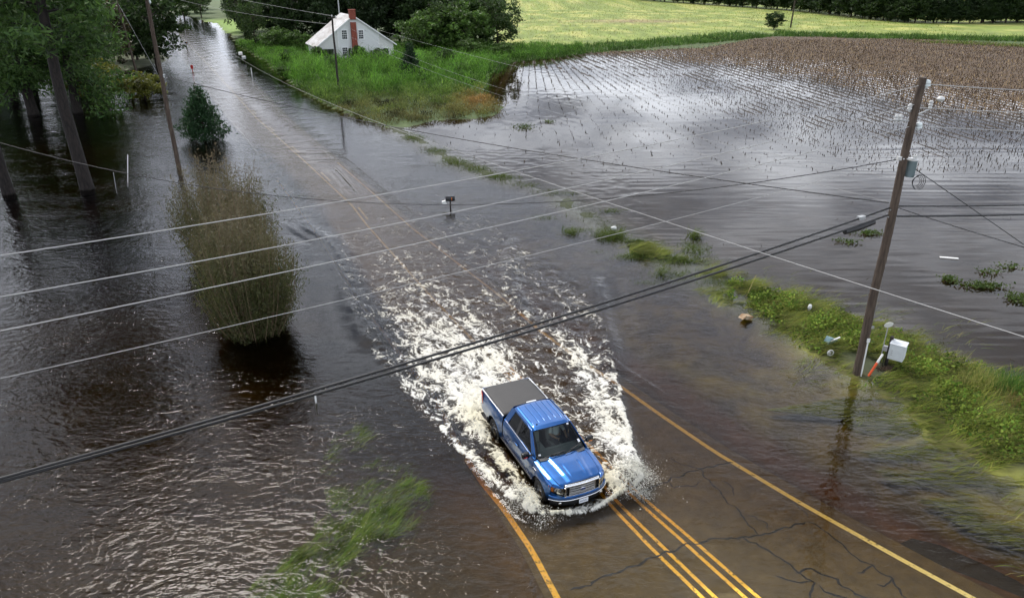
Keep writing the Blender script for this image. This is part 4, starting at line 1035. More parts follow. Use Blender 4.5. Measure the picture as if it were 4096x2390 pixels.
wire("power_cable", quad_wire((PX - .15, PY), PB, (2.72, -3.93, 6.66)), .036, M_cable, "lower of the two thick black cables crossing above the truck", "cable", "black cables across the road")
sc = MB(); pts_ = quad_wire((PX - .15, PY), PB, (2.72, -3.93, 6.58), 60)
sc.tube(pts_[1:3] + [pts_[3]], [.10, .13, .09], 10); sc.build("splice_closure", M_cable, smooth=50); tag(bpy.data.objects["splice_closure"], "black cylindrical splice case hanging on the lower cable beside the pole", "splice case")
gb_ = MB(); q_ = quad_wire((PX - .15, PY), PB, (2.72, -4.24, 6.93), 60)[2]; gb_.box(q_, (.30, .16, .14), Matrix.Rotation(R(30), 3, 'Z')); go = gb_.build("terminal_box", M_grey, bevel=.015); tag(go, "small grey terminal box on the upper black cable beside the pole", "box")
wire("service_cable", sag((-27.15, 58.8, 7.36), (PX - .2, PY, 7.12), .63), .020, M_cable, "dark cable from the left pole across the road to the right pole", "cable")
wire("service_cable", [(PX + (-45 - PX) * s, PY + (40 - PY) * s, 21.97 * s * s - 16.59 * s + 8.75) for s in np.linspace(0, 1, 40)], .016, M_cable, "thin sagging dark cable passing above the mailbox in the water", "cable")
wire("power_wire", quad_wire((-80, 190), (12, 6), (16.09, -13.29, 6.58), 60, .10, 1.03), .009, M_alu, "long pale wire along the right roadside passing in front of the pole", "wire")
for z0, z1, d, lab in ((9.6, 8.75, .35, "highest of the thin wires from the house pole to the right pole"), (9.35, 8.0, 1.6, "middle thin wire from the house pole over the flooded field"), (8.2, 7.1, 1.1, "lowest thin wire from the house pole to the right pole")):
    wire("power_wire", sag((-22.3, 97, z0), (PX, PY, z1), d), .0055, M_alu, lab, "wire", "wires along the field edge")
for z0, z1, d, lab in ((9.6, 12.5, .4, "upper thin wire running from the house pole to the far trees"), (8.6, 9.5, .9, "lower thin wire running from the house pole to the far trees")):
    wire("power_wire", sag((-22.3, 97, z0), (-92, 205, z1), d, 24), .018, M_alu, lab, "wire", "wires beyond the house pole")
ER = (57, 38)
for z0, z1, r, m, lab in ((11.28, 10.6, .015, M_alu, "pale wire leaving the pole top towards the right edge"), (10.5, 9.9, .014, M_alu, "second pale wire leaving the pole towards the right edge"), (9.87, 9.0, .014, M_alu, "third thin wire leaving the pole towards the right edge"),
                       (7.0, 6.6, .028, M_cable, "upper black cable leaving the pole towards the right edge"), (6.62, 6.2, .036, M_cable, "lower thick black cable leaving the pole towards the right edge")):
    wire("power_wire" if m is M_alu else "power_cable", sag((PX + .12, PY, z0), (*ER, z1), .9), r, m, lab, "wire" if m is M_alu else "cable")
wire("guy_wire", [(PX + .4, PY, 8.4), (17.83, 24, 6.08), (21.8, 22.4, 3.8), (26, 20.8, 1.4), (28.6, 19.8, -.1)], .014, M_cable, "thin dark stay wire slanting down to the right from the transformer", "wire")
wire("service_cable", sag((PX + .12, PY, 6.95), (24, 15.0, 6.4), .35), .014, M_cable, "thin dark service cable drooping to the lower right from the pole", "cable")

# ------------------------------------------------------------------ things standing round the right pole
bx0 = empty("meter_pedestal", (15.25, 26.1, 0), R(-38)); tag(bx0, "pale grey electrical box on a short post beside the right pole", "electrical box")
M_box = mat("box_paint", base=(0.62, 0.65, 0.66), rough=0.5, var=.12, vscale=3)
b_ = MB(); b_.box((.30, -.10, .92), (.56, .50, .66)); bo = b_.build("cabinet", M_box, bx0, bevel=.015)
b_ = MB(); b_.box((.30, -.10, 1.262), (.60, .54, .03)); b_.build("cap", M_box, bo, bevel=.008)
b_ = MB(); b_.box((.30, -.354, .93), (.48, .012, .56)); b_.build("panel", M_box, bo, bevel=.004)
for k in range(3):
    s_ = MB(); s_.box((.14, -.362, .80 + .09 * k), (.05, .008, .03)); s_.build("latch", M_grey, bo)
b_ = MB(); b_.box((-.02, .05, .45), (.12, .12, 1.9)); b_.build("post", M_poled, bx0)
b_ = MB(); b_.box((-.16, -.02, .85), (.16, .12, .22)); b_.build("side_box", M_grey, bx0, bevel=.01)
for k in range(3):
    b_ = MB(); b_.tube([(-.10 + .05 * k, -.06, .75), (-.12 + .06 * k, -.08, .30), (-.08 + .05 * k, -.04, -.2)], .018, 6); b_.build("riser_pipe", M_cable, bx0)
ds_ = empty("reflector_disc", (15.05, 26.25, 0)); tag(ds_, "round white reflector disc on a thin stake behind the grey box", "reflector")
b_ = MB(); b_.tube([(0, 0, -.2), (0, 0, 1.75)], .02, 6); b_.build("stake", M_grey, ds_)
b_ = MB(); b_.lathe([(.0, -.012), (.165, -.012), (.175, 0), (.165, .012), (.0, .012)], (0, -.03, 0), 'Y', 28); do = b_.build("disc", M_pvc, ds_, smooth=30); do.location = (0, 0, 1.90); do.rotation_euler = (R(28), 0, 0)
mk = empty("marker_post", (14.20, 25.40, -.12)); mk.rotation_euler = (R(-4), R(23), 0); tag(mk, "leaning orange and white marker post beside the right pole base", "marker post")
b_ = MB(); b_.tube([(0, 0, -.1), (0, 0, .78)], .045, 12); b_.build("orange_sleeve", mat("orange_plastic", base=(0.75, .10, .025), rough=.5), mk, smooth=60)
b_ = MB(); b_.tube([(0, 0, .78), (0, 0, 1.14), (0, 0, 1.18)], [.042, .042, .025], 12); b_.build("white_sleeve", M_pvc, mk, smooth=60)
vp = empty("valve_pipe", (13.3, 27.0, -.1)); tag(vp, "small rusty white valve pipe sticking out of the water left of the pole", "pipe")
b_ = MB(); b_.tube([(0, 0, -.2), (0, 0, .32)], .06, 10); b_.build("riser", M_grey, vp, smooth=50)
b_ = MB(); b_.tube([(.12 * math.cos(a), -.07, .33 + .12 * math.sin(a)) for a in np.linspace(0, 2 * math.pi, 17)], .025, 6); b_.build("handwheel", M_porcw, vp)
sb = empty("fallen_meter_box", (13.75, 28.0, .02), R(20)); tag(sb, "tilted teal meter box with white rims lying behind the pole base", "meter box")
b_ = MB(); b_.box((0, 0, .18), (.50, .30, .34), Matrix.Rotation(R(24), 3, 'Y')); b_.build("case", mat("teal_paint", base=(.16, .26, .28), rough=.5, var=.3), sb, bevel=.02)
for z_ in (.02, .36):
    b_ = MB(); b_.box((.06 * (z_ > .1), -.14, z_), (.50, .05, .04), Matrix.Rotation(R(24 if z_ < .1 else -10), 3, 'Y')); b_.build("rim", M_pvc, sb)
dm = MB()
for k in range(120):
    a = random.random() * 6.28; rr = random.random() ** .6 * .55; c = (15.2 + rr * math.cos(a), 25.75 + rr * .7 * math.sin(a), .0 + .16 * (1 - rr / .55))
    dm.box(c, (.02, .02, .10 + .30 * random.random()), Matrix.Rotation(random.random() * 3, 3, Vector((random.random() - .5, random.random() - .5, .2)).normalized()))
dmo = dm.build("debris_clump", mat("brown_debris", base=(.055, .035, .02), rough=.9, var=.4)); tag(dmo, "dark brown clump of drift debris at the foot of the grey box", "debris", kind="stuff")

# ------------------------------------------------------------------ mailboxes, stakes, floating litter
def mailbox(x, y, rz, label, body=M_gloss, flap=None, h=.72, L=.52, w=.22, paper=False):
    o = empty("mailbox", (x, y, 0), rz); tag(o, label, "mailbox")
    b_ = MB(); b_.box((0, 0, h / 2 - .3), (.10, .10, h + .6)); b_.build("post", M_poled, o, bevel=.006)
    prof = [(-w / 2, 0), (w / 2, 0), (w / 2, w * .55)] + [(w / 2 * math.cos(a), w * .55 + w / 2 * math.sin(a)) for a in np.linspace(.25, math.pi - .25, 8)] + [(-w / 2, w * .55)]
    b_ = MB(); b_.prism([(-L / 2, a, h + c) for a, c in prof], (L, 0, 0)); bo = b_.build("box", body, o, smooth=40)
    b_ = MB(); b_.prism([(-L / 2 - .012, a * 1.03, h + c * 1.02) for a, c in prof], (.02, 0, 0)); b_.build("door", flap or body, bo)
    b_ = MB(); b_.box((.08, -w / 2 - .012, h + .18), (.03, .012, .16)); b_.build("flag", M_amber, bo)
    if paper:
        b_ = MB(); b_.box((-.42, -.02, h - .10), (.26, .20, .26), Matrix.Rotation(R(-14), 3, 'Y')); b_.build("newspaper_box", M_pvc, o, bevel=.02)
    return o
mailbox(-4.2, 48.1, R(12), "black mailbox with white newspaper box standing in the water beside the road", paper=True, L=.62, w=.30, h=.50)
mailbox(-12.05, 34.6, R(70), "black mailbox half hidden at the right side of the brown shrub", h=.75, L=.55, w=.30)
mailbox(-48.3, 136.5, R(30), "white mailbox at the far right roadside before the house weeds", body=M_pvc, h=1.0, L=.6, w=.5)
mailbox(-47.0, 134.2, R(30), "blue grey mailbox just in front of the white roadside mailbox", body=M_grey, h=.55, L=.6, w=.5)
mailbox(-66.5, 157.5, R(25), "dark mailbox on a post near the bright lawn up the road", h=1.1, L=.6, w=.4)
def stake(x, y, h, r, m, label, lean=(0, 0)):
    o = MB(); o.tube([(x, y, -.5), (x + lean[0], y + lean[1], h)], r, 7); q = o.build("stake", m, smooth=60); tag(q, label, "stake"); return q
stake(-29.5, 54.7, 2.1, .035, M_pvc, "leaning white stake standing in the water between pine and pole", lean=(.55, 0))
stake(-29.6, 53.2, 1.15, .022, M_grey, "thin grey stake in the water just left of the leaning white stake", lean=(.1, 0))
stake(-7.35, 23.44, .42, .035, M_pvc, "short white stake poking out of the water below the black cables")
stake(-40.1, 117, 1.1, .06, M_pvc, "short pale post at the dark water edge before the house weeds")
stake(-47.5, 151.5, .9, .07, M_porcw, "small white peg in the grass under the dark trees")
stake(11.5, 33.2, 1.1, .018, mat("dry_reed", base=(.34, .28, .10), rough=.8), "thin dry reed stick leaning out of the grassy bank", lean=(.5, .1))
rf_ = MB(); rf_.box((-51.5, 122.6, .55), (.40, .05, .55)); rf_.tube([(-51.5, 122.63, -.4), (-51.5, 122.63, .9)], .05, 6); ro_ = rf_.build("marker_sign", mat("red_paint", base=(.55, .03, .025), rough=.5)); tag(ro_, "small red marker sign in the water beside the leaning far pole", "sign")
def litter(name, c, d, rz, m, label, cat):
    b = bmesh.new(); bmesh.ops.create_icosphere(b, subdivisions=3, radius=.5)
    for v in b.verts:
        k = 1 + .35 * float(pn(v.co.x * 3 + c[0], v.co.y * 3 + c[1] + v.co.z * 2, 3)); v.co = Vector((v.co.x * d[0] * k, v.co.y * d[1] * k, v.co.z * d[2] * k))
    me = bpy.data.meshes.new(name); b.to_mesh(me); b.free(); me.materials.append(m); me.shade_smooth()
    o = link(name, me); o.location = c; o.rotation_euler = (0, .2, rz); tag(o, label, cat); return o
M_bag = mat("white_plastic", base=(.62, .63, .61), rough=.4)
litter("plastic_bag", (6.28, 42.9, .30), (.40, .30, .26), .3, M_bag, "crumpled white plastic bag caught on the grass clump in the middle of the verge", "bag")
litter("plastic_bag", (13.95, 31.1, .40), (.24, .18, .30), 1.0, M_bag, "small white plastic bag snagged in the bank grass left of the pole", "bag")
cbm = MB(); cbm.box((10.9, 30.6, .14), (.44, .32, .18), Matrix.Rotation(R(28), 3, 'Z') @ Matrix.Rotation(R(18), 3, 'Y')); cbm.box((10.62, 30.42, .24), (.26, .30, .015), Matrix.Rotation(R(28), 3, 'Z') @ Matrix.Rotation(R(-35), 3, 'Y'))
cbo = cbm.build("cardboard_box", mat("wet_cardboard", base=(.26, .15, .075), rough=.85, base2=(.42, .33, .22), vscale=4)); tag(cbo, "soaked tan cardboard box at the water edge of the grassy bank", "box")
pk = MB(); pk.box((24.6, 38.5, .03), (.95, .16, .05), Matrix.Rotation(R(-14), 3, 'Z')); pko = pk.build("floating_board", M_pvc, bevel=.01); tag(pko, "white board floating on the flooded field at the right", "board")
litter("pale_stone", (18.9, 22.6, .42), (.30, .24, .20), .4, mat("pale_stone", base=(.52, .45, .34), rough=.9, var=.2), "pale stone lying in the dry grass at the right edge of the bank", "stone")
# ------------------------------------------------------------------ white house
HX, HY, HP = -27.9, 137.1, R(25)
hs = empty("white_house", (HX, HY, .05), HP); tag(hs, "weathered white clapboard house with red brick chimney among the weeds", "house")
def siding(name, base, base2, sc):
    m = mat(name, base=base, rough=.75, base2=base2, vscale=sc, stretch=(1, 1, 4.0))
    nt = m.node_tree; n = nt.nodes; l = nt.links
    rp = [q for q in n if q.type == 'VALTORGB'][0]; rp.color_ramp.elements[0].position = .60; rp.color_ramp.elements[1].position = .72
    wv = n.new("ShaderNodeTexWave"); wv.bands_direction = 'Z'; wv.wave_profile = 'SAW'; wv.inputs["Scale"].default_value = 1.6
    tc = [q for q in n if q.type == 'TEX_COORD'][0]; l.new(tc.outputs["Object"], wv.inputs["Vector"])
    bp = n.new("ShaderNodeBump"); bp.inputs["Distance"].default_value = .03; l.new(wv.outputs["Fac"], bp.inputs["Height"]); l.new(bp.outputs[0], n["Principled BSDF"].inputs["Normal"])
    return m
M_side = siding("peeling_clapboard", (.72, .74, .73), (.30, .29, .26), 1.1)
M_side2 = siding("worn_clapboard", (.68, .69, .66), (.33, .30, .25), 2.0)
M_roofm = mat("pale_metal_roof", base=(.66, .65, .64), rough=.45, metal=.25, base2=(.46, .43, .40), vscale=.8, stretch=(1, .3, 1))
M_trim = mat("white_trim", base=(.78, .79, .78), rough=.6, var=.15)
M_brick = mat("red_brick", base=(.17, .040, .026), rough=.85, base2=(.28, .075, .045), vscale=9)
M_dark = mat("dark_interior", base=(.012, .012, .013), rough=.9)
M_pane = mat("window_pane", base=(.02, .024, .028), rough=.08)
WL, WR, ZE, ZP, LN = 6.8, 7.3, 2.6, 7.5, 8.9
def rz(x):   # roof height along the gable
    return ZP + (ZE - ZP) * (abs(x) / (WL if x < 0 else WR))
A, B = -2.9, 4.35           # main block between the porch and the right lean-to
t_ = .12
w_ = MB(); w_.prism([(A, 0, 0), (B, 0, 0), (B, 0, rz(B) - .1), (0, 0, ZP - .1), (A, 0, rz(A) - .1)], (0, t_, 0)); w_.build("gable_wall", M_side, hs)
w_ = MB(); w_.prism([(B + .02, .08, .2), (WR - .3, .08, .2), (WR - .3, .08, rz(WR - .3) - .1), (B + .02, .08, rz(B) - .12)], (0, t_, 0)); w_.build("lean_to_wall", M_side2, hs)
w_ = MB(); w_.prism([(-WL + .25, .02, 2.15), (A - .02, .02, 2.15), (A - .02, .02, rz(A) - .12), (-WL + .25, .02, rz(-WL + .25) - .1)], (0, t_, 0)); w_.build("porch_gable", M_side2, hs)
w_ = MB(); w_.box((-WL / 2 - .9, .15, 2.12), (WL - A * 0 - 2.6, .14, .16)); w_.build("porch_beam", M_trim, hs)
w_ = MB(); w_.box((A + .06, LN / 2, 1.9), (t_, LN - .2, 3.9)); w_.build("inner_wall", M_side, hs)
w_ = MB(); w_.box((WR - .3, LN / 2 + .05, 1.2), (t_, LN - .3, 2.3)); w_.build("side_wall", M_side2, hs)
w_ = MB(); w_.prism([(-WL + .2, LN - .1, 0), (WR - .3, LN - .1, 0), (WR - .3, LN - .1, ZE), (0, LN - .1, ZP - .1), (-WL + .2, LN - .1, ZE)], (0, t_, 0)); w_.build("rear_wall", M_side2, hs)
for k in range(5):
    y_ = .12 + (LN - .3) * k / 4
    w_ = MB(); w_.box((-WL + .32, y_, 1.2), (.15, .15, 2.35)); w_.build("porch_post", M_trim, hs)
w_ = MB(); w_.box((-WL + .34, LN * .80, 1.25), (.10, LN * .32, 2.3)); w_.build("porch_screen", M_trim, hs)
w_ = MB(); w_.box((A - .5, .16, 1.1), (.9, .10, 2.0)); w_.build("porch_panel", M_side2, hs)
w_ = MB(); w_.box((-WL / 2 - 1.3, LN / 2, .12), (WL - 3.0, LN - .4, .16)); w_.build("porch_floor", M_side2, hs)
for s_, W_ in ((-1, WL), (1, WR)):
    r_ = MB(); dx = s_ * (W_ + .25); zz = ZP + (ZE - ZP) * ((W_ + .25) / W_)
    r_.add([(0, -.35, ZP + .02), (dx, -.35, zz + .02), (dx, LN + .3, zz + .02), (0, LN + .3, ZP + .02), (0, -.35, ZP - .10), (dx, -.35, zz - .10), (dx, LN + .3, zz - .10), (0, LN + .3, ZP - .10)],
           [(0, 1, 2, 3), (7, 6, 5, 4), (0, 4, 5, 1), (1, 5, 6, 2), (2, 6, 7, 3), (3, 7, 4, 0)])
    ro = r_.build("roof", M_roofm, hs)
    f_ = MB(); f_.add([(0, -.38, ZP + .05), (dx, -.38, zz + .05), (dx, -.38, zz - .17), (0, -.38, ZP - .17), (0, -.352, ZP + .05), (dx, -.352, zz + .05), (dx, -.352, zz - .17), (0, -.352, ZP - .17)],
           [(0, 1, 2, 3), (7, 6, 5, 4), (0, 4, 5, 1), (2, 6, 7, 3), (1, 5, 6, 2), (0, 3, 7, 4)]); f_.build("fascia", M_trim, ro)
    n_s = 9
    for k in range(1, n_s):     # standing seams
        y_ = -.3 + (LN + .55) * k / n_s; q = MB(); q.tube([(0, y_, ZP + .03), (dx, y_, zz + .03)], .025, 4); q.build("seam", M_roofm, ro)
cmn = MB(); cmn.box((-.10, -.28, 3.2), (.95, .42, 6.4)); cmn.box((-.10, -.05, 7.6), (1.05, .85, 1.5)); cmn.box((-.10, -.05, 8.40), (1.2, 1.0, .14)); cmn.build("chimney", M_brick, hs)
def window(x, z, w, h, y=-.0, dark=False):
    f = MB(); 
    for (cx, cz, dx, dz) in ((0, h / 2 + .08, w + .34, .16), (0, -h / 2 - .08, w + .40, .16), (-w / 2 - .08, 0, .16, h), (w / 2 + .08, 0, .16, h)): f.box((x + cx, y - .05, z + cz), (dx, .10, dz))
    fo = f.build("window", M_trim, hs)
    p_ = MB(); p_.box((x, y - .012, z), (w, .02, h)); p_.build("pane", M_pane, fo)
    m_ = MB(); 
    for k in (1, 2): m_.box((x - w / 2 + w * k / 3, y - .03, z), (.035, .03, h))
    for k in (1, 2, 3): m_.box((x, y - .032, z - h / 2 + h * k / 4), (w, .032, .04 if k != 2 else .07))
    m_.build("muntin", M_trim, fo)
window(-1.75, 4.35, .85, 1.45); window(1.20, 4.30, .80, 1.40); window(-1.9, 1.5, .85, 1.4)
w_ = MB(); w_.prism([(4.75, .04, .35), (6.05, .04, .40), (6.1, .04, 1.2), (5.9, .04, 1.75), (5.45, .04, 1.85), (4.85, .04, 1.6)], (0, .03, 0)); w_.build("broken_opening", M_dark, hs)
w_ = MB(); w_.box((5.4, .0, 1.95), (1.3, .08, .2), Matrix.Rotation(R(8), 3, 'Y')); w_.build("loose_board", M_trim, hs)
w_ = MB(); w_.box((B, -.03, rz(B) / 2), (.16, .10, rz(B) - .3)); w_.build("corner_board", M_trim, hs)
w_ = MB(); w_.box((A, -.03, rz(A) / 2), (.16, .10, rz(A) - .3)); w_.build("corner_board", M_trim, hs)
# grey shed at the left edge
sh_ = empty("grey_shed", (-75.5, 106.5, 0), R(20)); tag(sh_, "grey shed with a white roof half hidden behind the pines at the left edge", "shed")
w_ = MB(); w_.box((0, 2, 1.3), (6.5, 4.0, 2.6)); w_.build("wall", mat("grey_boards", base=(.22, .24, .25), rough=.8, var=.2, vscale=2), sh_)
w_ = MB(); w_.prism([(-3.6, -.4, 2.6), (3.6, -.4, 2.6), (3.6, 1.8, 3.5), (-3.6, 1.8, 3.5)], (0, 0, .12)); w_.prism([(-3.6, 4.4, 2.6), (3.6, 4.4, 2.6), (3.6, 1.85, 3.5), (-3.6, 1.85, 3.5)], (0, 0, .12)); w_.build("roof", M_roofm, sh_)
w_ = MB(); w_.box((1.4, -.03, 1.1), (.95, .06, 2.1)); w_.build("door", M_dark, sh_)
w_ = MB(); w_.box((-3.2, -.04, 1.3), (.14, .10, 2.6)); w_.build("corner_board", M_trim, sh_)
far = empty("far_white_house", (-100, 172, .1), R(30)); tag(far, "small white house glimpsed between the far left trees", "house")
w_ = MB(); w_.box((0, 3, 1.6), (9, 6, 3.2)); w_.build("wall", M_trim, far)
w_ = MB(); w_.prism([(-4.9, -.5, 3.1), (-4.9, 6.5, 3.1), (-4.9, 3, 5.2)], (9.8, 0, 0)); w_.build("roof", M_grey, far)
for x_ in (-2.5, 2.2):
    w_ = MB(); w_.box((x_, -.03, 1.8), (1.0, .06, 1.3)); w_.build("window", M_pane, far)
# ------------------------------------------------------------------ foliage builders
M_leaf = mat("leaves", rough=0.55, attr=True, transl=.42, spec=.35)
M_grass = mat("grass_blades", rough=0.6, attr=True, transl=.40, spec=.12)
M_dryg = mat("dry_stalks", rough=0.8, attr=True, spec=.2)
M_bark = mat("bark", base=(0.050, 0.036, 0.027), rough=0.9, var=.4, vscale=3, stretch=(4, 4, 1), bump=.8, bscale=9)
M_barkp = mat("pine_bark", base=(0.011, 0.009, 0.008), rough=0.95, base2=(.026, .020, .017), vscale=2.5, stretch=(3.5, 3.5, .9), bump=1.0, bscale=7)
def unit(v): return v / np.maximum(np.linalg.norm(v, axis=-1, keepdims=True), 1e-9)
def leaves(C, size, r, aspect=.5, up=.0, cold=None):
    n = len(C)
    d1 = unit(r.normal(size=(n, 3)) + np.array([0, 0, up])); d2 = unit(np.cross(d1, r.normal(size=(n, 3))))
    s = np.asarray(size).reshape(-1, 1) * np.ones((n, 1))
    V = np.stack([C - d1 * s, C + d2 * s * aspect, C + d1 * s, C - d2 * s * aspect], 1).reshape(-1, 3)
    F = np.arange(n * 4).reshape(n, 4)
    return V, F, (np.repeat(cold, 4, 0) if cold is not None else None)
def blades(P, L, W, az, a0, a1, colr, r, seg=3):
    """curved tapering blades: a0 / a1 angle from vertical at the base and at the tip"""
    n = len(P); L = np.broadcast_to(L, n); W = np.broadcast_to(W, n); az = np.broadcast_to(az, n); a0 = np.broadcast_to(a0, n); a1 = np.broadcast_to(a1, n)
    h = np.stack([np.cos(az), np.sin(az), np.zeros(n)], -1); sd_ = np.stack([-np.sin(az), np.cos(az), np.zeros(n)], -1)
    tw = r.uniform(-.6, .6, n)[:, None]; sd_ = unit(sd_ + tw * np.array([0, 0, 1.0]))
    cur = P.astype(float).copy(); V = []
    for k in range(seg):
        w = W * (1 - k / seg) * .5 if k else W * .5
        V += [cur - sd_ * w[:, None], cur + sd_ * w[:, None]]
        a = a0 + (a1 - a0) * (k + .5) / seg
        cur = cur + (h * np.sin(a)[:, None] + np.array([0, 0, 1.0]) * np.cos(a)[:, None]) * (L / seg)[:, None]
    V.append(cur); m = 2 * seg + 1
    V = np.stack(V, 1).reshape(-1, 3)
    f = []
    for k in range(seg - 1):
        f += [(2 * k, 2 * k + 1, 2 * k + 3), (2 * k, 2 * k + 3, 2 * k + 2)]
    f.append((2 * seg - 2, 2 * seg - 1, 2 * seg))
    F = (np.array(f)[None] + m * np.arange(n)[:, None, None]).reshape(-1, 3)
    return V, F, np.repeat(colr, m, 0)
def vary(c, n, r, amt=.3, c2=None):
    c = np.array(c, float); k = r.random((n, 1))
    base = c if c2 is None else c * (1 - k) + np.array(c2) * k
    return base * r.uniform(1 - amt, 1 + amt, (n, 1)) * np.ones((n, 3))
class Veg:
    def __init__(s): s.V = []; s.F = []; s.C = []; s.n = 0
    def add(s, V, F, C):
        if F.shape[1] == 4: F = np.concatenate([F[:, [0, 1, 2]], F[:, [0, 2, 3]]])
        s.V.append(V); s.F.append(F + s.n); s.C.append(C); s.n += len(V)
    def mesh(s, name, m): return np_mesh(name, np.concatenate(s.V), np.concatenate(s.F), m, C=np.concatenate(s.C))
def limb_pts(p, d, L, n, r, droop=0.0):
    pts = [Vector(p)]; d = Vector(d).normalized()
    for k in range(n):
        d = (d + Vector(r.normal(size=3)) * .16 + Vector((0, 0, -droop))).normalized(); pts.append(pts[-1] + d * L / n)
    return pts
def make_broad(seed, h, rr, c1, c2, clumps=130, per=46, leaf=.26, low=.22, trunk_r=.25, gap=.55):
    r = np.random.default_rng(seed)
    tb = MB(); top = limb_pts((0, 0, -.5), (0, 0, 1), h * .8, 7, r)
    top = [Vector((p.x * .5, p.y * .5, p.z)) for p in top]
    tb.tube(top, [trunk_r * (1 - .8 * k / 7) for k in range(8)], 8)
    v = Veg(); cen = []
    for k in range(9):
        z0 = h * r.uniform(max(low, .2), .7); a = r.uniform(0, 6.28); base = Vector((0, 0, z0))
        lp_ = limb_pts(base, (math.cos(a), math.sin(a), r.uniform(.2, .9)), rr * r.uniform(.6, .95), 4, r)
        tb.tube(lp_, [trunk_r * .38 * (1 - .75 * q / 4) for q in range(5)], 5); cen += [np.array(lp_[3]), np.array(lp_[4])]
    zc = h * (low + 1) / 2; hz = h * (1 - low) / 2
    while len(cen) < clumps:
        d = unit(r.normal(size=3)); q = r.random() ** .38
        p = np.array([d[0] * rr * q, d[1] * rr * q, zc + d[2] * hz * q])
        if float(pn(p[0] * .45 + p[2] * .3, p[1] * .45 + p[2] * .35, seed)) > -.28 * gap / .55: cen.append(p)
    cen = np.array(cen); cr = rr * r.uniform(.13, .27, len(cen))
    C = np.repeat(cen, per, 0) + unit(r.normal(size=(len(cen) * per, 3))) * (np.repeat(cr, per)[:, None] * r.random((len(cen) * per, 1)) ** .45) * np.array([1.15, 1.15, .8])
    tone = np.repeat(r.uniform(.62, 1.45, (len(cen), 1)), per, 0)
    colr = vary(c1, len(C), r, .3, c2) * tone
    v.add(*leaves(C, leaf * r.uniform(.6, 1.2, len(C)), r, .55, 0, colr))
    return tb, v
def tree_thing(name, loc, rz, sc, parts, label, cat="tree", group=None):
    o = empty(name, loc, rz); o.scale = (sc, sc, sc) if not hasattr(sc, '__len__') else sc
    for nm, me in parts: link(nm, me, o)
    tag(o, label, cat, group); return o
def mb_mesh(mb, name, m, smooth=50):
    me = bpy.data.meshes.new(name); me.from_pydata([tuple(p) for p in mb.v], [], mb.f); me.materials.append(m); me.shade_smooth(); me.set_sharp_from_angle(angle=R(smooth)); return me
DK, DK2 = (.022, .042, .012), (.040, .075, .018)
KINDS = {}
for nm, a in dict(dark=(1, 12, 4.6, DK, DK2, 150, 46, .30, .10), dark2=(2, 14, 5.0, (.018, .036, .012), (.035, .062, .020), 160, 46, .32, .08), mid=(3, 10, 4.2, (.035, .075, .016), (.065, .120, .026), 130, 46, .28, .06),
                  bright=(4, 6, 3.6, (.050, .105, .018), (.095, .165, .035), 110, 46, .22, .0), yellow=(5, 4.8, 3.0, (.085, .105, .016), (.15, .15, .024), 80, 46, .20, .06), brown=(6, 10, 4.4, (.035, .035, .018), (.065, .055, .024), 120, 46, .27, .12),
                  open=(7, 12, 4.6, (.030, .062, .016), (.060, .095, .024), 95, 40, .26, .14)).items():
    tb, v = make_broad(*a, gap=.9 if nm == 'open' else .55)
    KINDS[nm] = [("trunk", mb_mesh(tb, nm + "_trunk", M_bark)), ("crown", v.mesh(nm + "_crown", M_leaf))]
def T_(kind, x, y, h, label, group=None, wide=1.0, rz=None, name=None, cat=None):
    base = dict(dark=12, dark2=14, mid=10, bright=6, yellow=4.8, brown=10, open=12)[kind]
    s = h / base
    return tree_thing(name or {"bright": "leafy_bush", "yellow": "small_tree"}.get(kind, "broadleaf_tree"), (x, y, float(ground_z(x, y)) - .05), random.random() * 6.28 if rz is None else rz, (s * wide, s * wide, s), KINDS[kind], label, cat or ("bush" if kind == "bright" else "tree"), group)
# ---- pines standing in the flooded yard on the left
def make_pine(seed, h, r0, first, nb, rb, leafn=5200, c1=(.030, .072, .016), c2=(.080, .145, .030), fork=False):
    r = np.random.default_rng(seed); tb = MB()
    pts = [Vector((.10 * math.sin(k * .8 + seed), .08 * math.cos(k * .7), -.6 + (h + .6) * k / 12)) for k in range(13)]
    tb.tube(pts, [r0 * (1.12 if k == 0 else 1) * (1 - .72 * k / 12) for k in range(13)], 12)
    ends = []
    for k in range(nb):
        z = h * (first + (1 - first) * k / nb); a = r.uniform(0, 6.28); L = rb * (1 - .55 * (k / nb)) * r.uniform(.6, 1.1)
        lp_ = limb_pts((0, 0, z), (math.cos(a), math.sin(a), r.uniform(-.05, .45)), L, 5, r, .03)
        tb.tube(lp_, [r0 * .20 * (1 - .8 * q / 5) for q in range(6)], 5); ends += [np.array(lp_[q]) for q in (2, 3, 4, 5, 5)]
    v = Veg(); ends = np.array(ends); per = max(8, leafn // len(ends))
    C = np.repeat(ends, per, 0) + r.normal(size=(len(ends) * per, 3)) * np.array([.55, .55, .32]) * rb / 4.5
    colr = vary(c1, len(C), r, .3, c2) * np.repeat(r.uniform(.6, 1.4, (len(ends), 1)), per, 0)
    v.add(*leaves(C, .30 * r.uniform(.6, 1.2, len(C)), r, .30, .3, colr))
    return [("trunk", mb_mesh(tb, "pine_trunk", M_barkp)), ("crown", v.mesh("pine_crown", M_leaf))]
tree_thing("pine_tree", (-31.6, 52.8, 0), 0, 1, make_pine(21, 25, .47, .40, 34, 5.2, 9500), "tall pine with a thick dark trunk standing in the water at the left", "tree")
tree_thing("pine_tree", (-36.5, 51.6, 0), 1, 1, make_pine(22, 23, .42, .50, 24, 4.8, 6000), "pine trunk cut off by the left edge of the picture", "tree")
tree_thing("pine_tree", (-49.6, 85.1, 0), 2, 1, make_pine(23, 19, .52, .13, 60, 6.6, 17000), "large shaggy pine behind the tall trunk with low hanging boughs", "tree")
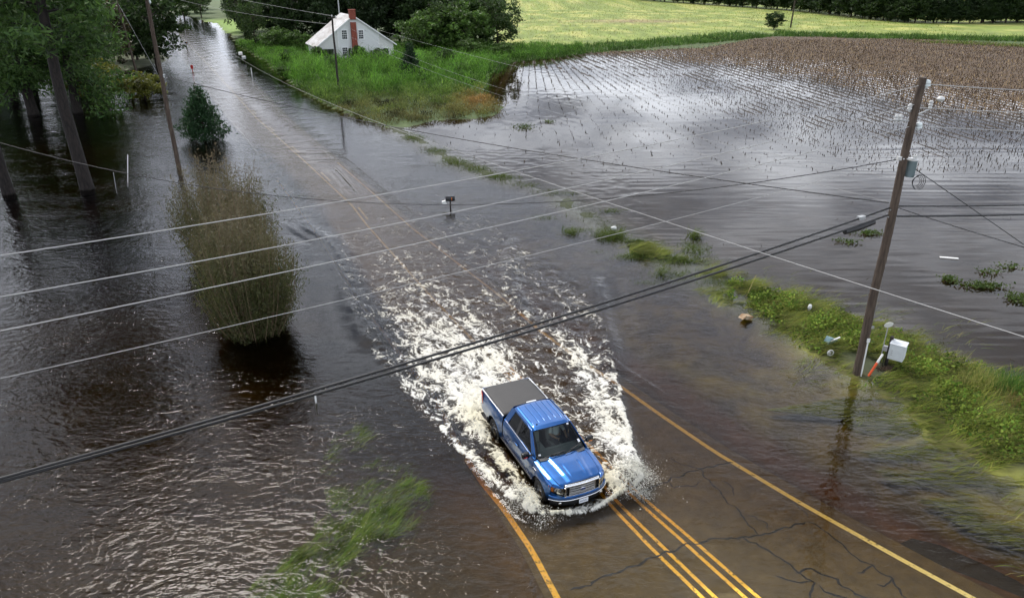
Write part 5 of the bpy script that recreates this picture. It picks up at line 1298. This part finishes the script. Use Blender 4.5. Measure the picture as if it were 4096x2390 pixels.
tree_thing("pine_tree", (-54.0, 83.8, 0), 3, 1, make_pine(24, 17, .60, .17, 56, 6.6, 17000), "second shaggy pine with a thick dark stump-like base beside the shed", "tree")
P5 = make_pine(25, 18, .45, .08, 60, 6.6, 17000)
for (x, y, s, rz, lab) in ((-62, 93, 1.0, .4, "shaggy dark pine close to the grey shed at the left edge"), (-66, 104, 1.05, 2.2, "dense dark pine directly in front of the grey shed"), (-58, 103, .95, 4.0, "dark pine just behind the leaning far pole's left side"), (-78, 118, 1.2, 5.0, "tall dark pine behind the grey shed roof"), (-70, 122, 1.1, 1.1, "tall dark pine in the rear row left of the road")):
    tree_thing("pine_tree", (x, y, float(ground_z(x, y))), rz, s, P5, lab, "tree", "dark pines behind the flooded yard")
T_("yellow", -51.4, 93.5, 5.2, "small yellowish green tree overhanging the water below the pines", wide=1.15)
T_("yellow", -46.3, 94.5, 3.6, "low olive tree at the water edge left of the leaning pole", wide=1.3)
T_("brown", -62.5, 117, 11, "reddish brown leaved tree behind the leaning pole")
T_("dark", -60.0, 129, 12.5, "dark round tree leaning over the far left roadside", wide=1.1)
T_("dark2", -67.5, 138, 14, "very dark tree at the left roadside before the bend", wide=.95)
for x, y, h, k in ((-84, 150, 16, 'dark2'), (-76, 158, 14, 'dark'), (-96, 152, 17, 'dark'), (-92, 182, 15, 'dark2'), (-108, 196, 16, 'mid'), (-116, 214, 15, 'dark'), (-124, 246, 16, 'mid'), (-88, 128, 15, 'dark'), (-100, 134, 16, 'dark2'), (-110, 160, 17, 'dark2'), (-132, 190, 18, 'dark')):
    T_(k, x, y, h, "tall tree in the dark wood left of the far road", "wood left of the road")
# ---- trees right of the far road and behind the house
for x, y, h, k in ((-112, 268, 12, 'mid'), (-104, 262, 10, 'open'), (-118, 292, 15, 'mid'), (-98, 278, 14, 'dark'), (-130, 320, 18, 'mid'), (-108, 312, 17, 'dark'), (-90, 262, 12, 'open'), (-150, 340, 18, 'mid'), (-80, 270, 15, 'dark'), (-165, 350, 18, 'dark')):
    T_(k, x, y, h, "pale green tree at the far end of the road", "trees at the far end of the road")
for x, y, h, k in ((-70, 205, 14, 'dark2'), (-64, 190, 13, 'dark2'), (-61, 178, 12, 'open'), (-66, 222, 16, 'dark'), (-57, 186, 15, 'dark2'), (-52, 178, 15, 'dark2'), (-47, 170, 14, 'dark'), (-43, 178, 16, 'dark2'), (-38, 168, 15, 'dark2'), (-34, 174, 16, 'dark'), (-29, 165, 15, 'dark2'), (-25, 172, 16, 'dark2'), (-20, 166, 15, 'dark'), (-16, 172, 15, 'dark2'), (-56, 200, 17, 'dark'), (-44, 196, 18, 'dark2'), (-31, 192, 18, 'dark'), (-18, 188, 17, 'dark2')):
    T_(k, x, y, h, "dark tree in the wood behind the white house", "wood behind the house")
T_("open", -52.5, 158, 9.5, "light leafed tree with hanging foliage just left of the house roof", wide=.8)
T_("bright", -46.5, 152, 4.5, "broad leafy bush at the left end of the house", wide=1.2)
T_("bright", -41.5, 150.5, 4.0, "round leafy bush behind the porch corner of the house", wide=1.1)
for i, (x, y, h, k, lab) in enumerate(((-17.5, 150, 7.5, 'bright', "tall green bush directly right of the house"), (-13.0, 153, 10.0, 'open', "vine covered bush second to the right of the house"), (-8.8, 151, 9.0, 'bright', "broad vine covered bush at the field corner"), (-6.0, 158, 12, 'mid', "green tree behind the vine covered bushes"), (-2.8, 153, 10.5, 'open', "ragged tree with bare stems at the meadow corner"), (-12, 163, 13, 'mid', "taller green tree between the wood and the meadow"))):
    T_(k, x, y, h, lab, wide=1.15)
for x, y, h, lab in ((-33.5, 133.0, 2.3, "leafy bush growing against the front porch corner"), (-27.0, 134.2, 2.4, "bush under the chimney of the white house"), (-23.6, 135.0, 2.0, "bush beside the broken opening of the house"), (-37.5, 128, 2.3, "bright weedy bush left of the house pole"), (-29.5, 122, 1.9, "low bush in the weeds halfway to the house"), (-21, 124, 2.2, "leafy bush in the weeds right of the house pole"), (-11, 126, 2.6, "round bush in the weeds behind the cedar"), (-8.0, 114, 1.8, "low bush near the stubble field edge"), (-34, 114, 1.5, "small bush at the roadside edge of the weeds")):
    T_("mid" if int(-x) % 2 else "bright", x, y, h * 1.15, lab, wide=1.3, name="leafy_bush", cat="bush")
T_("bright", -7.4, 140.5, 3.2, "low bush in front of the vine covered trees", wide=1.4)
T_("bright", -1.8, 142, 2.6, "low bush at the corner of the stubble field", wide=1.5)
T_("dark", 70.2, 208.5, 4.6, "isolated dark bush in the pale meadow", name="meadow_bush", wide=1.5, cat="bush")
sn = MB(); sn.tube([(0, 0, -.3), (.15, 0, 4), (.1, 0, 8), (.45, 0, 13)], [.24, .20, .16, .1], 8); sn.tube([(.12, 0, 6), (1.2, 0, 8.5)], [.08, .03], 5)
sno = empty("dead_tree", (77.2, 215.8, .1)); link("trunk", mb_mesh(sn, "snag_trunk", M_bark), sno); tag(sno, "bare dead tree trunk rising beside the meadow bush", "tree")
r_t = np.random.default_rng(8)
line = [(50, 455), (68, 412), (88, 360), (109, 305), (114, 258), (118, 236), (138, 234), (165, 240), (200, 246), (260, 252)]
acc = 0.0
for i in range(len(line) - 1):
    a, b = np.array(line[i]), np.array(line[i + 1]); L = np.linalg.norm(b - a); n = int(L / 8.5) + 1
    for k in range(n):
        p = a + (b - a) * (k + .5) / n + r_t.normal(size=2) * 1.2; nrm = np.array([-(b - a)[1], (b - a)[0]]) / L
        if nrm[1] < 0: nrm = -nrm
        p = p + np.abs(nrm) * 4
        T_(['dark', 'dark2', 'mid', 'dark2'][int(r_t.integers(4))], float(p[0]), float(p[1]), float(r_t.uniform(11, 16)), "dark tree in the long treeline beyond the meadow", "treeline beyond the fields", wide=1.15)
for k in range(52):      # low edge of the wood
    s = k / 51 * (len(line) - 2) + .7; i = min(int(s), len(line) - 2); p = np.array(line[i]) + (np.array(line[i + 1]) - np.array(line[i])) * (s - i)
    T_(['dark', 'dark2'][k % 2], float(p[0]) + 1.5, float(p[1]) - .5, float(r_t.uniform(5.5, 9)), "low dark shrub along the foot of the treeline", "shrubs under the treeline", wide=1.6, name="edge_shrub", cat="shrub")
# ---- conical evergreen, cedar by the house, two willow shrubs
def make_cone(seed, h, rr, n, c1, c2, leaf=.16):
    r = np.random.default_rng(seed); tb = MB(); tb.tube([(0, 0, -.5), (0, 0, h * .9)], [.14, .03], 8)
    nb = 90; v = Veg(); tips = []
    for k in range(nb):
        f = (k / nb) ** .85; z = h * (.04 + .92 * f); a = k * 2.4 + r.normal() * .3; L = rr * (1 - f) ** 1.0 * r.uniform(.8, 1.10) * (1 if f > .08 else .9) + .08
        tips.append((z, a, L))
    C = []; 
    for z, a, L in tips:
        m = max(10, int(n / nb * (L / rr) * 1.7)); s = r.random(m) ** .55
        w = .22 * rr * (1 - s * .4); C.append(np.stack([np.cos(a) * L * s, np.sin(a) * L * s, z + .28 * L * s ** 1.6 + 0 * s], -1) + r.normal(size=(m, 3)) * np.stack([w, w, w * .55], -1) * .7)
        tb.tube([(0, 0, z), (math.cos(a) * L * .8, math.sin(a) * L * .8, z + .2 * L)], [.03, .01], 4)
    C = np.concatenate(C); colr = vary(c1, len(C), r, .35, c2)
    v.add(*leaves(C, leaf * r.uniform(.6, 1.2, len(C)), r, .35, .5, colr))
    return [("trunk", mb_mesh(tb, "cone_trunk", M_bark)), ("crown", v.mesh("cone_crown", M_leaf))]
tree_thing("evergreen_tree", (-29.4, 70.2, -.4), 0, 1, make_cone(31, 5.6, 2.5, 9000, (.016, .045, .016), (.035, .085, .028)), "conical dark green evergreen standing in the water beside the road", "tree")
tree_thing("cedar_tree", (-14.7, 110.2, .1), 0, 1, make_cone(32, 5.4, 1.9, 4500, (.015, .036, .014), (.030, .065, .022), .2), "narrow dark cedar in the weeds right of the house", "tree")
M_stem = mat('willow_stem', base=(.15, .105, .06), rough=.8)
def make_willow(seed, h, rr, stems, per, c1, c2, c3):
    r = np.random.default_rng(seed); tb = MB(); v = Veg(); C = []; cc = []
    for k in range(stems):
        a = r.uniform(0, 6.28); q = r.random() ** .55; lean = q * rr * r.uniform(.8, 1.15)
        hh = h * (1 - .42 * q ** 2.4) * r.uniform(.50, 1.05)
        p0 = np.array([math.cos(a) * .48 * q * rr, math.sin(a) * .48 * q * rr, -.3]); p2 = np.array([math.cos(a) * lean, math.sin(a) * lean, hh]); p1 = (p0 + p2) / 2 + np.array([math.cos(a), math.sin(a), 0]) * .16 * lean + np.array([0, 0, .08 * hh])
        pts = [(1 - s) ** 2 * p0 + 2 * s * (1 - s) * p1 + s * s * p2 for s in np.linspace(0, 1, 7)]
        if k < 200: tb.tube(pts, [.022 * (1 - .75 * s) for s in np.linspace(0, 1, 7)], 4, cap=False)
        s = r.random(per) ** .9 * .97 + .03
        P = ((1 - s) ** 2)[:, None] * p0 + (2 * s * (1 - s))[:, None] * p1 + (s * s)[:, None] * p2
        P = P + r.normal(size=(per, 3)) * np.array([.16, .16, .10])
        if k % 5 == 0:
            ex = p2 + (p2 - p1) * r.uniform(.10, .28); P[-9:] = p2 + (ex - p2) * r.random((9, 1)) + r.normal(size=(9, 3)) * .05
            tb.tube([p2, ex], [.008, .004], 3, cap=False)
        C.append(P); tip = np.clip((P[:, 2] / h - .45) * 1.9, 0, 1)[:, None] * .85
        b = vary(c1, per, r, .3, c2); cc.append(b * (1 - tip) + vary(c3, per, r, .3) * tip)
    C = np.concatenate(C); cc = np.concatenate(cc)
    v.add(*leaves(C, .085 * r.uniform(.5, 1.3, len(C)), r, .22, 1.1, cc))
    return [("stems", mb_mesh(tb, "willow_stems", M_stem)), ("crown", v.mesh("willow_crown", M_leaf))]
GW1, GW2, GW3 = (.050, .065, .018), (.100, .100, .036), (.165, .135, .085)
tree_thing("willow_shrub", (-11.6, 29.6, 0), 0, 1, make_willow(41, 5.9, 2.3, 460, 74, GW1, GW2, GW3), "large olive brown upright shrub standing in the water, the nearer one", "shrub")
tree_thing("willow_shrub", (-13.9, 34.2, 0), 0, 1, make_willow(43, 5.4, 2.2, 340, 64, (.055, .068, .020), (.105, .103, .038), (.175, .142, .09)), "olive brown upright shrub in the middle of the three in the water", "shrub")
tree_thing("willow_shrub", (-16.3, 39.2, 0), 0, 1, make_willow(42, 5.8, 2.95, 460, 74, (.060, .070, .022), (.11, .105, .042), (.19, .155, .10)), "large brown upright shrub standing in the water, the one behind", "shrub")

# ------------------------------------------------------------------ grass, weeds and stubble
def scatter_poly(poly, n, r):
    xs = [p[0] for p in poly]; ys = [p[1] for p in poly]; out = np.zeros((0, 2))
    while len(out) < n:
        c = np.stack([r.uniform(min(xs), max(xs), n * 2), r.uniform(min(ys), max(ys), n * 2)], -1); c = c[inpoly(c[:, 0], c[:, 1], poly)]; out = np.concatenate([out, c])
    return out[:n]
def z_at(p): return ground_z(p[:, 0], p[:, 1])
# right bank: washed flat grass with leafy weeds on its back
r = np.random.default_rng(51); v = Veg()
def along_bank(n, s0, s1, wmul, r):
    s = r.uniform(s0, s1, n); i = np.minimum(s.astype(int), len(BANK) - 2); f = (s - i)[:, None]; B_ = np.array(BANK)
    p = B_[i] * (1 - f) + B_[i + 1] * f; d = unit(B_[i + 1] - B_[i]); nn = np.stack([-d[:, 1], d[:, 0]], -1)
    w = np.interp(s, np.arange(len(BANK)), B_W)
    return p + nn * (r.normal(size=n) * w * wmul)[:, None], s
p, s = along_bank(56000, 6.8, 13.4, .46, r)
clumpy = fbm(p[:, 0] * .55, p[:, 1] * .55, 3, 111); z = z_at(p)
k = (z > -.22) & (clumpy + .45 * (z > .02) > r.uniform(-.25, .50, len(p)) + .30 * sstep(9.0, 7.4, s)) & (np.hypot(p[:, 0] - 14.3, p[:, 1] - 26.2) > 1.0 + .6 * clumpy); p, z, s = p[k], z[k], s[k]
n = len(p); tone = fbm(p[:, 0] * .8, p[:, 1] * .8, 3, 115)[:, None]
colr = vary((.085, .140, .020), n, r, .4, (.235, .245, .045)) * (1 + 1.0 * tone)
dry = r.random(n) < .10; colr[dry] = vary((.22, .19, .08), int(dry.sum()), r)
v.add(*blades(np.stack([p[:, 0], p[:, 1], np.maximum(z, -.06)], -1), r.uniform(.3, .85, n), .024, -.35 + 1.6 * tone[:, 0] + r.normal(0, .35, n), r.uniform(.6, 1.3, n), r.uniform(1.3, 1.85, n), colr, r))
p, s = along_bank(26000, 8.0, 13.4, .32, r); z = z_at(p)
k = (z > .0) & (fbm(p[:, 0] * .6, p[:, 1] * .6, 3, 131) > r.uniform(-.2, .2, len(p))) & (np.hypot(p[:, 0] - 14.4, (p[:, 1] - 26.2) * 1.0) > 1.3); p, z = p[k], z[k]; n = len(p)
tone = fbm(p[:, 0] * .7, p[:, 1] * .7, 3, 118)[:, None]
colr = vary((.070, .145, .020), n, r, .4, (.205, .250, .045)) * (1 + 1.0 * tone)
hh = r.random(n) ** 1.3 * (.18 + .20 * (tone[:, 0] + .5))
v.add(*leaves(np.stack([p[:, 0], p[:, 1], z + .04 + np.maximum(hh, 0)], -1), r.uniform(.035, .085, n), r, .7, .2, colr))
# tall tuft group and dry tuft at the right edge
for (cx, cy, n, c1, c2, h) in ((19.4, 24.4, 700, (.05, .13, .02), (.11, .22, .04), .75), (18.3, 24.6, 350, (.24, .26, .06), (.34, .32, .10), .7), (19.0, 23.0, 420, (.20, .13, .05), (.30, .20, .08), .35), (20.0, 22.3, 500, (.06, .13, .02), (.12, .2, .04), .6)):
    p = np.array([cx, cy]) + r.normal(size=(n, 2)) * np.array([.55, .45]); v.add(*blades(np.stack([p[:, 0], p[:, 1], z_at(p)], -1), r.uniform(.5, 1.1, n) * h, .022, r.uniform(0, 6.28, n), .15, r.uniform(.5, 1.3, n), vary(c1, n, r, .3, c2), r))
bank_g = link("bank_grass", v.mesh("bank_grass", M_grass)); tag(bank_g, "washed flat green grass and weeds on the bank by the right pole", "grass", kind="stuff")
# clumps along the verge further off
v = Veg(); r = np.random.default_rng(52)
for (cx, cy, sx, sy, n, h) in ((-.96, 56.2, 1.1, .6, 500, .35), (3.84, 51.7, .9, .35, 260, .3), (2.1, 45.9, .7, .3, 180, .3), (6.7, 47.4, .5, .3, 200, .35), (5.9, 42.3, .6, .5, 700, .65), (3.5, 42.9, .3, .3, 220, .6), (4.4, 43.5, .7, .25, 200, .3), (7.7, 41.2, .9, .25, 420, .3), (6.8, 38.7, .7, .28, 500, .35), (9.6, 38.2, 1.0, .4, 700, .35), (10.6, 40.0, .5, .9, 500, .4), (11.0, 42.2, .2, .3, 160, .8), (8.4, 36.0, .9, .5, 350, .3), (7.9, 36.3, .15, .2, 60, .7), (11.2, 35.0, 1.0, .3, 350, .3), (-6.9, 65.5, .8, .9, 500, .3), (-4.8, 60.9, 1.1, 1.1, 700, .3), (-9.6, 71, .9, 1.2, 600, .3), (-2.9, 58.6, .8, .8, 400, .3), (1.2, 54, .7, .5, 160, .25), (7.0, 35.0, .5, .2, 120, .25), (4.9, 39.6, .5, .2, 120, .2)):
    p = np.array([cx, cy]) + r.normal(size=(n, 2)) * np.array([sx, sy]) * .8; z = np.maximum(z_at(p), -.10)
    v.add(*blades(np.stack([p[:, 0], p[:, 1], z], -1), r.uniform(.6, 1.3, n) * h * 1.2, .03, r.normal(-.3, 1.1, n), r.uniform(.3, 1.1, n), r.uniform(1.0, 1.8, n), vary((.055, .10, .018), n, r, .35, (.12, .15, .032)), r))
p, s = along_bank(5200, .6, 6.5, .45, r); n = len(p); kk = fbm(p[:, 0] * .5, p[:, 1] * .5, 3, 141) > .02; p = p[kk]; n = len(p)
v.add(*blades(np.stack([p[:, 0], p[:, 1], np.full(n, -.06)], -1), r.uniform(.2, .45, n), .03, r.uniform(0, 6.28, n), r.uniform(.4, 1.2, n), r.uniform(1.0, 1.8, n), vary((.06, .075, .02), n, r, .35, (.11, .12, .04)), r))
tag(link("verge_grass", v.mesh("verge_grass", M_grass)), "scattered green grass clumps on the drowned verge between road and field", "grass", kind="stuff")
# drowned grass under the surface, left and right of the near road
v = Veg(); r = np.random.default_rng(53)
LP = [(-6.3, 22.0), (-5.2, 21.7), (-3.2, 19.6), (-2.2, 17.0), (-3.6, 15.0), (-5.6, 13.6), (-7.6, 13.4), (-6.3, 15.8), (-5.6, 17.5), (-6.3, 19.5)]
p = scatter_poly(LP, 15000, r)
ax_ = np.array([.56, .83]); rel = p - np.array([-4.3, 17.0]); la = rel @ ax_; lb = rel @ np.array([ax_[1], -ax_[0]])
c_ = .75 * np.exp(-(la / 2.6) ** 2 - (lb / .75) ** 2) + .35 * np.exp(-((la + 2.6) / 2.2) ** 2 - ((lb + .2) / 1.3) ** 2) + .55 * np.exp(-((la - 4.3) / .9) ** 2 - ((lb + .9) / .5) ** 2) + 1.0 * fbm(p[:, 0] * 1.0, p[:, 1] * 1.0, 4, 151, .65)
k = c_ > r.uniform(.05, .85, len(p)); p = p[k]; c_ = c_[k]; n = len(p)
d0 = -.19 + .13 * r.random(n) + .10 * np.clip(c_, 0, 1)
v.add(*blades(np.stack([p[:, 0], p[:, 1], d0], -1), r.uniform(.2, .6, n), .017, r.normal(.85, .4, n), r.uniform(.9, 1.5, n), r.uniform(1.4, 1.9, n), (1 + 1.2 * fbm(p[:, 0] * 1.5, p[:, 1] * 1.5, 3, 155)[:, None]) * vary((.055, .125, .020), n, r, .4, (.16, .20, .04)), r))
RP = [(9.3, 23.0), (12.0, 22.4), (11.2, 20.6), (12.2, 18.4), (13.2, 16.6), (15.8, 13.2), (22, 14), (19.5, 19), (17.4, 21.6), (15.4, 23.4), (12.8, 24.0)]
p = scatter_poly(RP, 22000, r); c_ = fbm(p[:, 0] * .30, p[:, 1] * .8, 3, 161); k = c_ > r.uniform(-.22, .34, len(p)); p = p[k]; n = len(p)
near_b = sstep(3.5, .8, pdist(p[:, 0], p[:, 1], BANK)[0])
d0 = -.115 + .09 * r.random(n) + .12 * near_b
mix = near_b[:, None]
colr = vary((.080, .095, .016), n, r, .4, (.165, .165, .032)) * (1 - mix) + vary((.06, .13, .02), n, r, .3, (.12, .19, .04)) * mix
v.add(*blades(np.stack([p[:, 0], p[:, 1], d0], -1), r.uniform(.4, 1.0, n), .028, -.22 + .5 * c_[k] + r.normal(0, .12, n), r.uniform(1.35, 1.5, n), r.uniform(1.52, 1.68, n), colr, r))
tag(link("drowned_grass", v.mesh("drowned_grass", M_grass)), "long drowned grass combed flat under the water on both roadsides", "grass", kind="stuff")
# weeds round the house
v = Veg(); r = np.random.default_rng(54)
WP = [(-60, 168), (-44, 135.5), (-31.5, 107.5), (-24, 92.5), (-17.5, 82), (-13, 75.8), (-8, 80), (-4.2, 80.6), (-1.7, 83.5), (-1.2, 88), (-4.0, 95), (-3.5, 118), (-1.4, 134), (8, 142), (14, 150), (14, 158), (-4, 160), (-30, 160)]
p = scatter_poly(WP, 6400, r)
hx = p - np.array([HX, HY]); lx = hx[:, 0] * math.cos(HP) + hx[:, 1] * math.sin(HP); ly = -hx[:, 0] * math.sin(HP) + hx[:, 1] * math.cos(HP)
p = p[~((lx > -WL - .4) & (lx < WR + .3) & (ly > -.8) & (ly < LN + .5))]
n = len(p); t_n = fbm(p[:, 0] * .16, p[:, 1] * .16, 3, 171); near_e = sstep(78, 112, p[:, 1])
t_f = fbm(p[:, 0] * .45, p[:, 1] * .45, 2, 175)
h = (.40 + 1.7 * near_e * np.clip(.55 + 1.4 * t_n + 1.7 * t_f, .08, 1.7)) * r.uniform(.75, 1.2, n)
h = np.where(p[:, 1] > 127, np.minimum(h, 1.15), h)
per = 24; nn_ = n * per; z = z_at(p)
u = r.random(nn_)
C = np.repeat(np.stack([p[:, 0], p[:, 1], z], -1), per, 0) + np.stack([r.normal(size=nn_) * .38, r.normal(size=nn_) * .38, np.repeat(h, per) * u], -1)
g1 = vary((.048, .125, .014), n, r, .3, (.100, .205, .028)); g2 = vary((.095, .105, .030), n, r, .3, (.135, .125, .045)); k_ = np.clip(near_e * 1.25 + .5 * t_n, 0, 1)[:, None]
base = (g1 * k_ + g2 * (1 - k_)) * (1 + .5 * t_n[:, None] + 1.5 * t_f[:, None])
orange = np.exp(-(((p[:, 0] + 4.2) / 2.4) ** 2 + ((p[:, 1] - 90) / 6) ** 2))[:, None]; base = base * (1 - orange) + vary((.30, .18, .06), n, r, .25) * orange
colr = np.repeat(base, per, 0) * r.uniform(.7, 1.3, (nn_, 1))
v.add(*blades(C, r.uniform(.30, .70, nn_) * np.repeat(.6 + .5 * h, per) , .085, r.uniform(0, 6.28, nn_), r.uniform(.1, .9, nn_), r.uniform(.7, 1.9, nn_), colr, r, seg=2))
tag(link("house_weeds", v.mesh("house_weeds", M_grass)), "rank green weeds and grass growing over the lot round the white house", "weeds", kind="stuff")
# meadow and its weedy edge
v = Veg(); r = np.random.default_rng(55)
MPoly = [(10, 152), (40, 169), (64, 190), (97, 179), (112, 168), (125, 235), (112, 300), (85, 370), (55, 440), (-10, 420), (-14, 190), (-2, 160)]
p = scatter_poly(MPoly, 15000, r); n = len(p); t_n = fbm(p[:, 0] * .05, p[:, 1] * .05, 3, 181)[:, None]
tan = np.exp(-(((p[:, 0] - 38) / 28) ** 2 + ((p[:, 1] - 243) / 14) ** 2))[:, None]
colr = vary((.185, .250, .036), n, r, .15, (.28, .29, .07)) * (1 + 1.0 * t_n) * (1 - tan) + vary((.25, .18, .08), n, r, .2) * tan
v.add(*blades(np.stack([p[:, 0], p[:, 1], z_at(p)], -1), r.uniform(.3, .6, n), .13, r.uniform(0, 6.28, n), .1, r.uniform(.5, 1.4, n), colr, r, seg=2))
E3 = [(-3.3, 118), (-1.2, 134), (8, 142), (14, 150), (40, 168), (64, 189), (97, 178), (130, 168), (220, 143)]
for i in range(len(E3) - 1):
    a, b = np.array(E3[i]), np.array(E3[i + 1]); L = np.linalg.norm(b - a); m = int(L * 85)
    s = r.random(m)[:, None]; nrm = np.array([-(b - a)[1], (b - a)[0]]) / L
    p = a + (b - a) * s + nrm * (r.random((m, 1)) ** 1.2 * 12 - 1.2); colr = vary((.045, .105, .020), m, r, .35, (.09, .165, .032)) * (1 + .7 * fbm(p[:, 0] * .2, p[:, 1] * .2, 3, 191)[:, None])
    v.add(*blades(np.stack([p[:, 0], p[:, 1], z_at(p)], -1), r.uniform(.5, 1.3, m) * (1 + .8 * fbm(p[:, 0] * .25, p[:, 1] * .25, 2, 195)), .16, r.uniform(0, 6.28, m), .2, r.uniform(.6, 1.6, m), colr, r, seg=2))
# green strip that cuts the far stubble
a, b = np.array([92, 172.]), np.array([170, 118.]); m = 3500; s = r.random(m)[:, None]; p = a + (b - a) * s + r.normal(size=(m, 2)) * np.array([2.0, 1.2])
v.add(*blades(np.stack([p[:, 0], p[:, 1], z_at(p)], -1), r.uniform(.4, .9, m), .14, r.uniform(0, 6.28, m), .2, r.uniform(.6, 1.6, m), vary((.10, .165, .03), m, r, .35, (.19, .235, .06)), r, seg=2))
tag(link("meadow_grass", v.mesh("meadow_grass", M_grass)), "pale green meadow grass with a dark weedy edge above the stubble field", "grass", kind="stuff")
# stubble rows
v = Veg(); r = np.random.default_rng(56)
x0s = np.arange(-4.2, 150, .70); Ps = []; Hs = []
for x0 in x0s:
    ys = np.arange(58, 178, .34) + r.normal(size=353)[:len(np.arange(58, 178, .34))] * .10
    kx = np.interp(x0, [-4, 2, 8, 15, 40, 70, 150], [-.08, -.05, .04, .15, .12, .08, .05]); bend = 0.0
    xs = x0 + (150 - ys) * kx + bend * (150 - ys) ** 2 * .35 + r.normal(size=len(ys)) * .05
    Ps.append(np.stack([xs, ys], -1))
p = np.concatenate(Ps)
inF = (pdist(p[:, 0], p[:, 1], FIELD_EDGE)[2] > 0) | (p[:, 1] < 118); lot = inpoly(p[:, 0], p[:, 1], LOT)
bd, bp_, bs = pdist(p[:, 0], p[:, 1], BANK)
dd, _, ds = pdist(p[:, 0], p[:, 1], DRY); sg_ = np.where(ds > 0, -dd, dd)
dens = np.interp(sg_ + 9 * fbm(p[:, 0] * .06, p[:, 1] * .03, 3, 201), [-62, -46, -28, -10, 3], [.0, .15, .55, .85, .9])
dens = np.maximum(dens, np.where((p[:, 0] < 20) & (p[:, 1] > 82), np.interp(p[:, 1] + 8 * fbm(p[:, 0] * .1, p[:, 1] * .05, 2, 205), [82, 95, 110], [0, .55, .9]), 0))
k = (~lot) & (bs < 0) & (r.random(len(p)) < dens) & (p[:, 0] > xr(p[:, 1]) + 6); p = p[k]; sg_ = sg_[k]; n = len(p)
zz = np.maximum(z_at(p), -.05); dryf = sstep(-3, 6, sg_)[:, None]
colr = vary((.035, .025, .016), n, r, .4, (.075, .048, .028)) * (1 - dryf) + np.where(r.random((n, 1)) < .24, vary((.34, .24, .12), n, r, .3), vary((.060, .037, .018), n, r, .5)) * dryf
v.add(*blades(np.stack([p[:, 0], p[:, 1], zz], -1), r.uniform(.14, .36, n) + dryf[:, 0] * r.uniform(.0, .2, n), .095 + .03 * dryf[:, 0], r.uniform(0, 6.28, n), r.uniform(0, .6, n), r.uniform(.2, 1.5, n), colr, r, seg=2))
# litter between the rows on the dry part
p = scatter_poly([(8, 152), (18, 144), (36, 126), (44, 100), (47, 84), (75, 75), (130, 58), (160, 110), (97, 176), (64, 187), (40, 166)], 16000, r); n = len(p)
v.add(*blades(np.stack([p[:, 0], p[:, 1], z_at(p) + .02], -1), r.uniform(.3, .7, n), .11, r.uniform(0, 6.28, n), r.uniform(.6, 1.5, n), r.uniform(1.2, 1.7, n), np.where(r.random((n, 1)) < .18, vary((.32, .23, .115), n, r, .35), vary((.045, .028, .014), n, r, .5)), r, seg=2))
# drifting bits on the open water
p = np.stack([r.uniform(3, 62, 2600), r.uniform(34, 96, 2600)], -1); bd, _, bs = pdist(p[:, 0], p[:, 1], BANK)
k = (bs < 0) & (bd > 3) & (r.random(len(p)) < np.interp(p[:, 1], [34, 50, 62, 90], [.05, .2, .6, 1.0])) & (fbm(p[:, 0] * .10, p[:, 1] * .06, 3, 211) > -.15); p = p[k]; n = len(p)
v.add(*blades(np.stack([p[:, 0], p[:, 1], np.full(n, -.02)], -1), r.uniform(.12, .40, n), .045, r.uniform(0, 6.28, n), r.uniform(.2, 1.5, n), r.uniform(1.0, 2.2, n), vary((.040, .030, .020), n, r, .5), r, seg=2))
tag(link("field_stubble", v.mesh("field_stubble", M_dryg)), "brown crop stubble in rows across the half flooded field", "stubble", kind="stuff")
# leafy rafts floating on the field
v = Veg(); r = np.random.default_rng(57)
for (cx, cy, sx, sy, n) in ((22.9, 35.3, .35, .3, 220), (24.1, 34.5, .8, .35, 420), (25.0, 32.9, .45, .5, 300), (22.0, 42.7, .7, .3, 260), (25.6, 36.4, .5, .3, 90), (27, 37.2, .6, .3, 80), (20.0, 41.2, .5, .3, 120), (1.2, 76, .8, 1.2, 300), (4, 79, .5, .6, 120)):
    p = np.array([cx, cy]) + r.normal(size=(n, 2)) * np.array([sx, sy]) * .7; q = np.stack([p[:, 0], p[:, 1], .02 + .16 * r.random(n)], -1)
    v.add(*leaves(q, r.uniform(.04, .09, n), r, .6, .2, vary((.045, .085, .018), n, r, .4, (.10, .14, .03))))
tag(link("floating_weeds", v.mesh("floating_weeds", M_leaf)), "small leafy weed rafts floating on the flooded field", "weeds", kind="stuff")
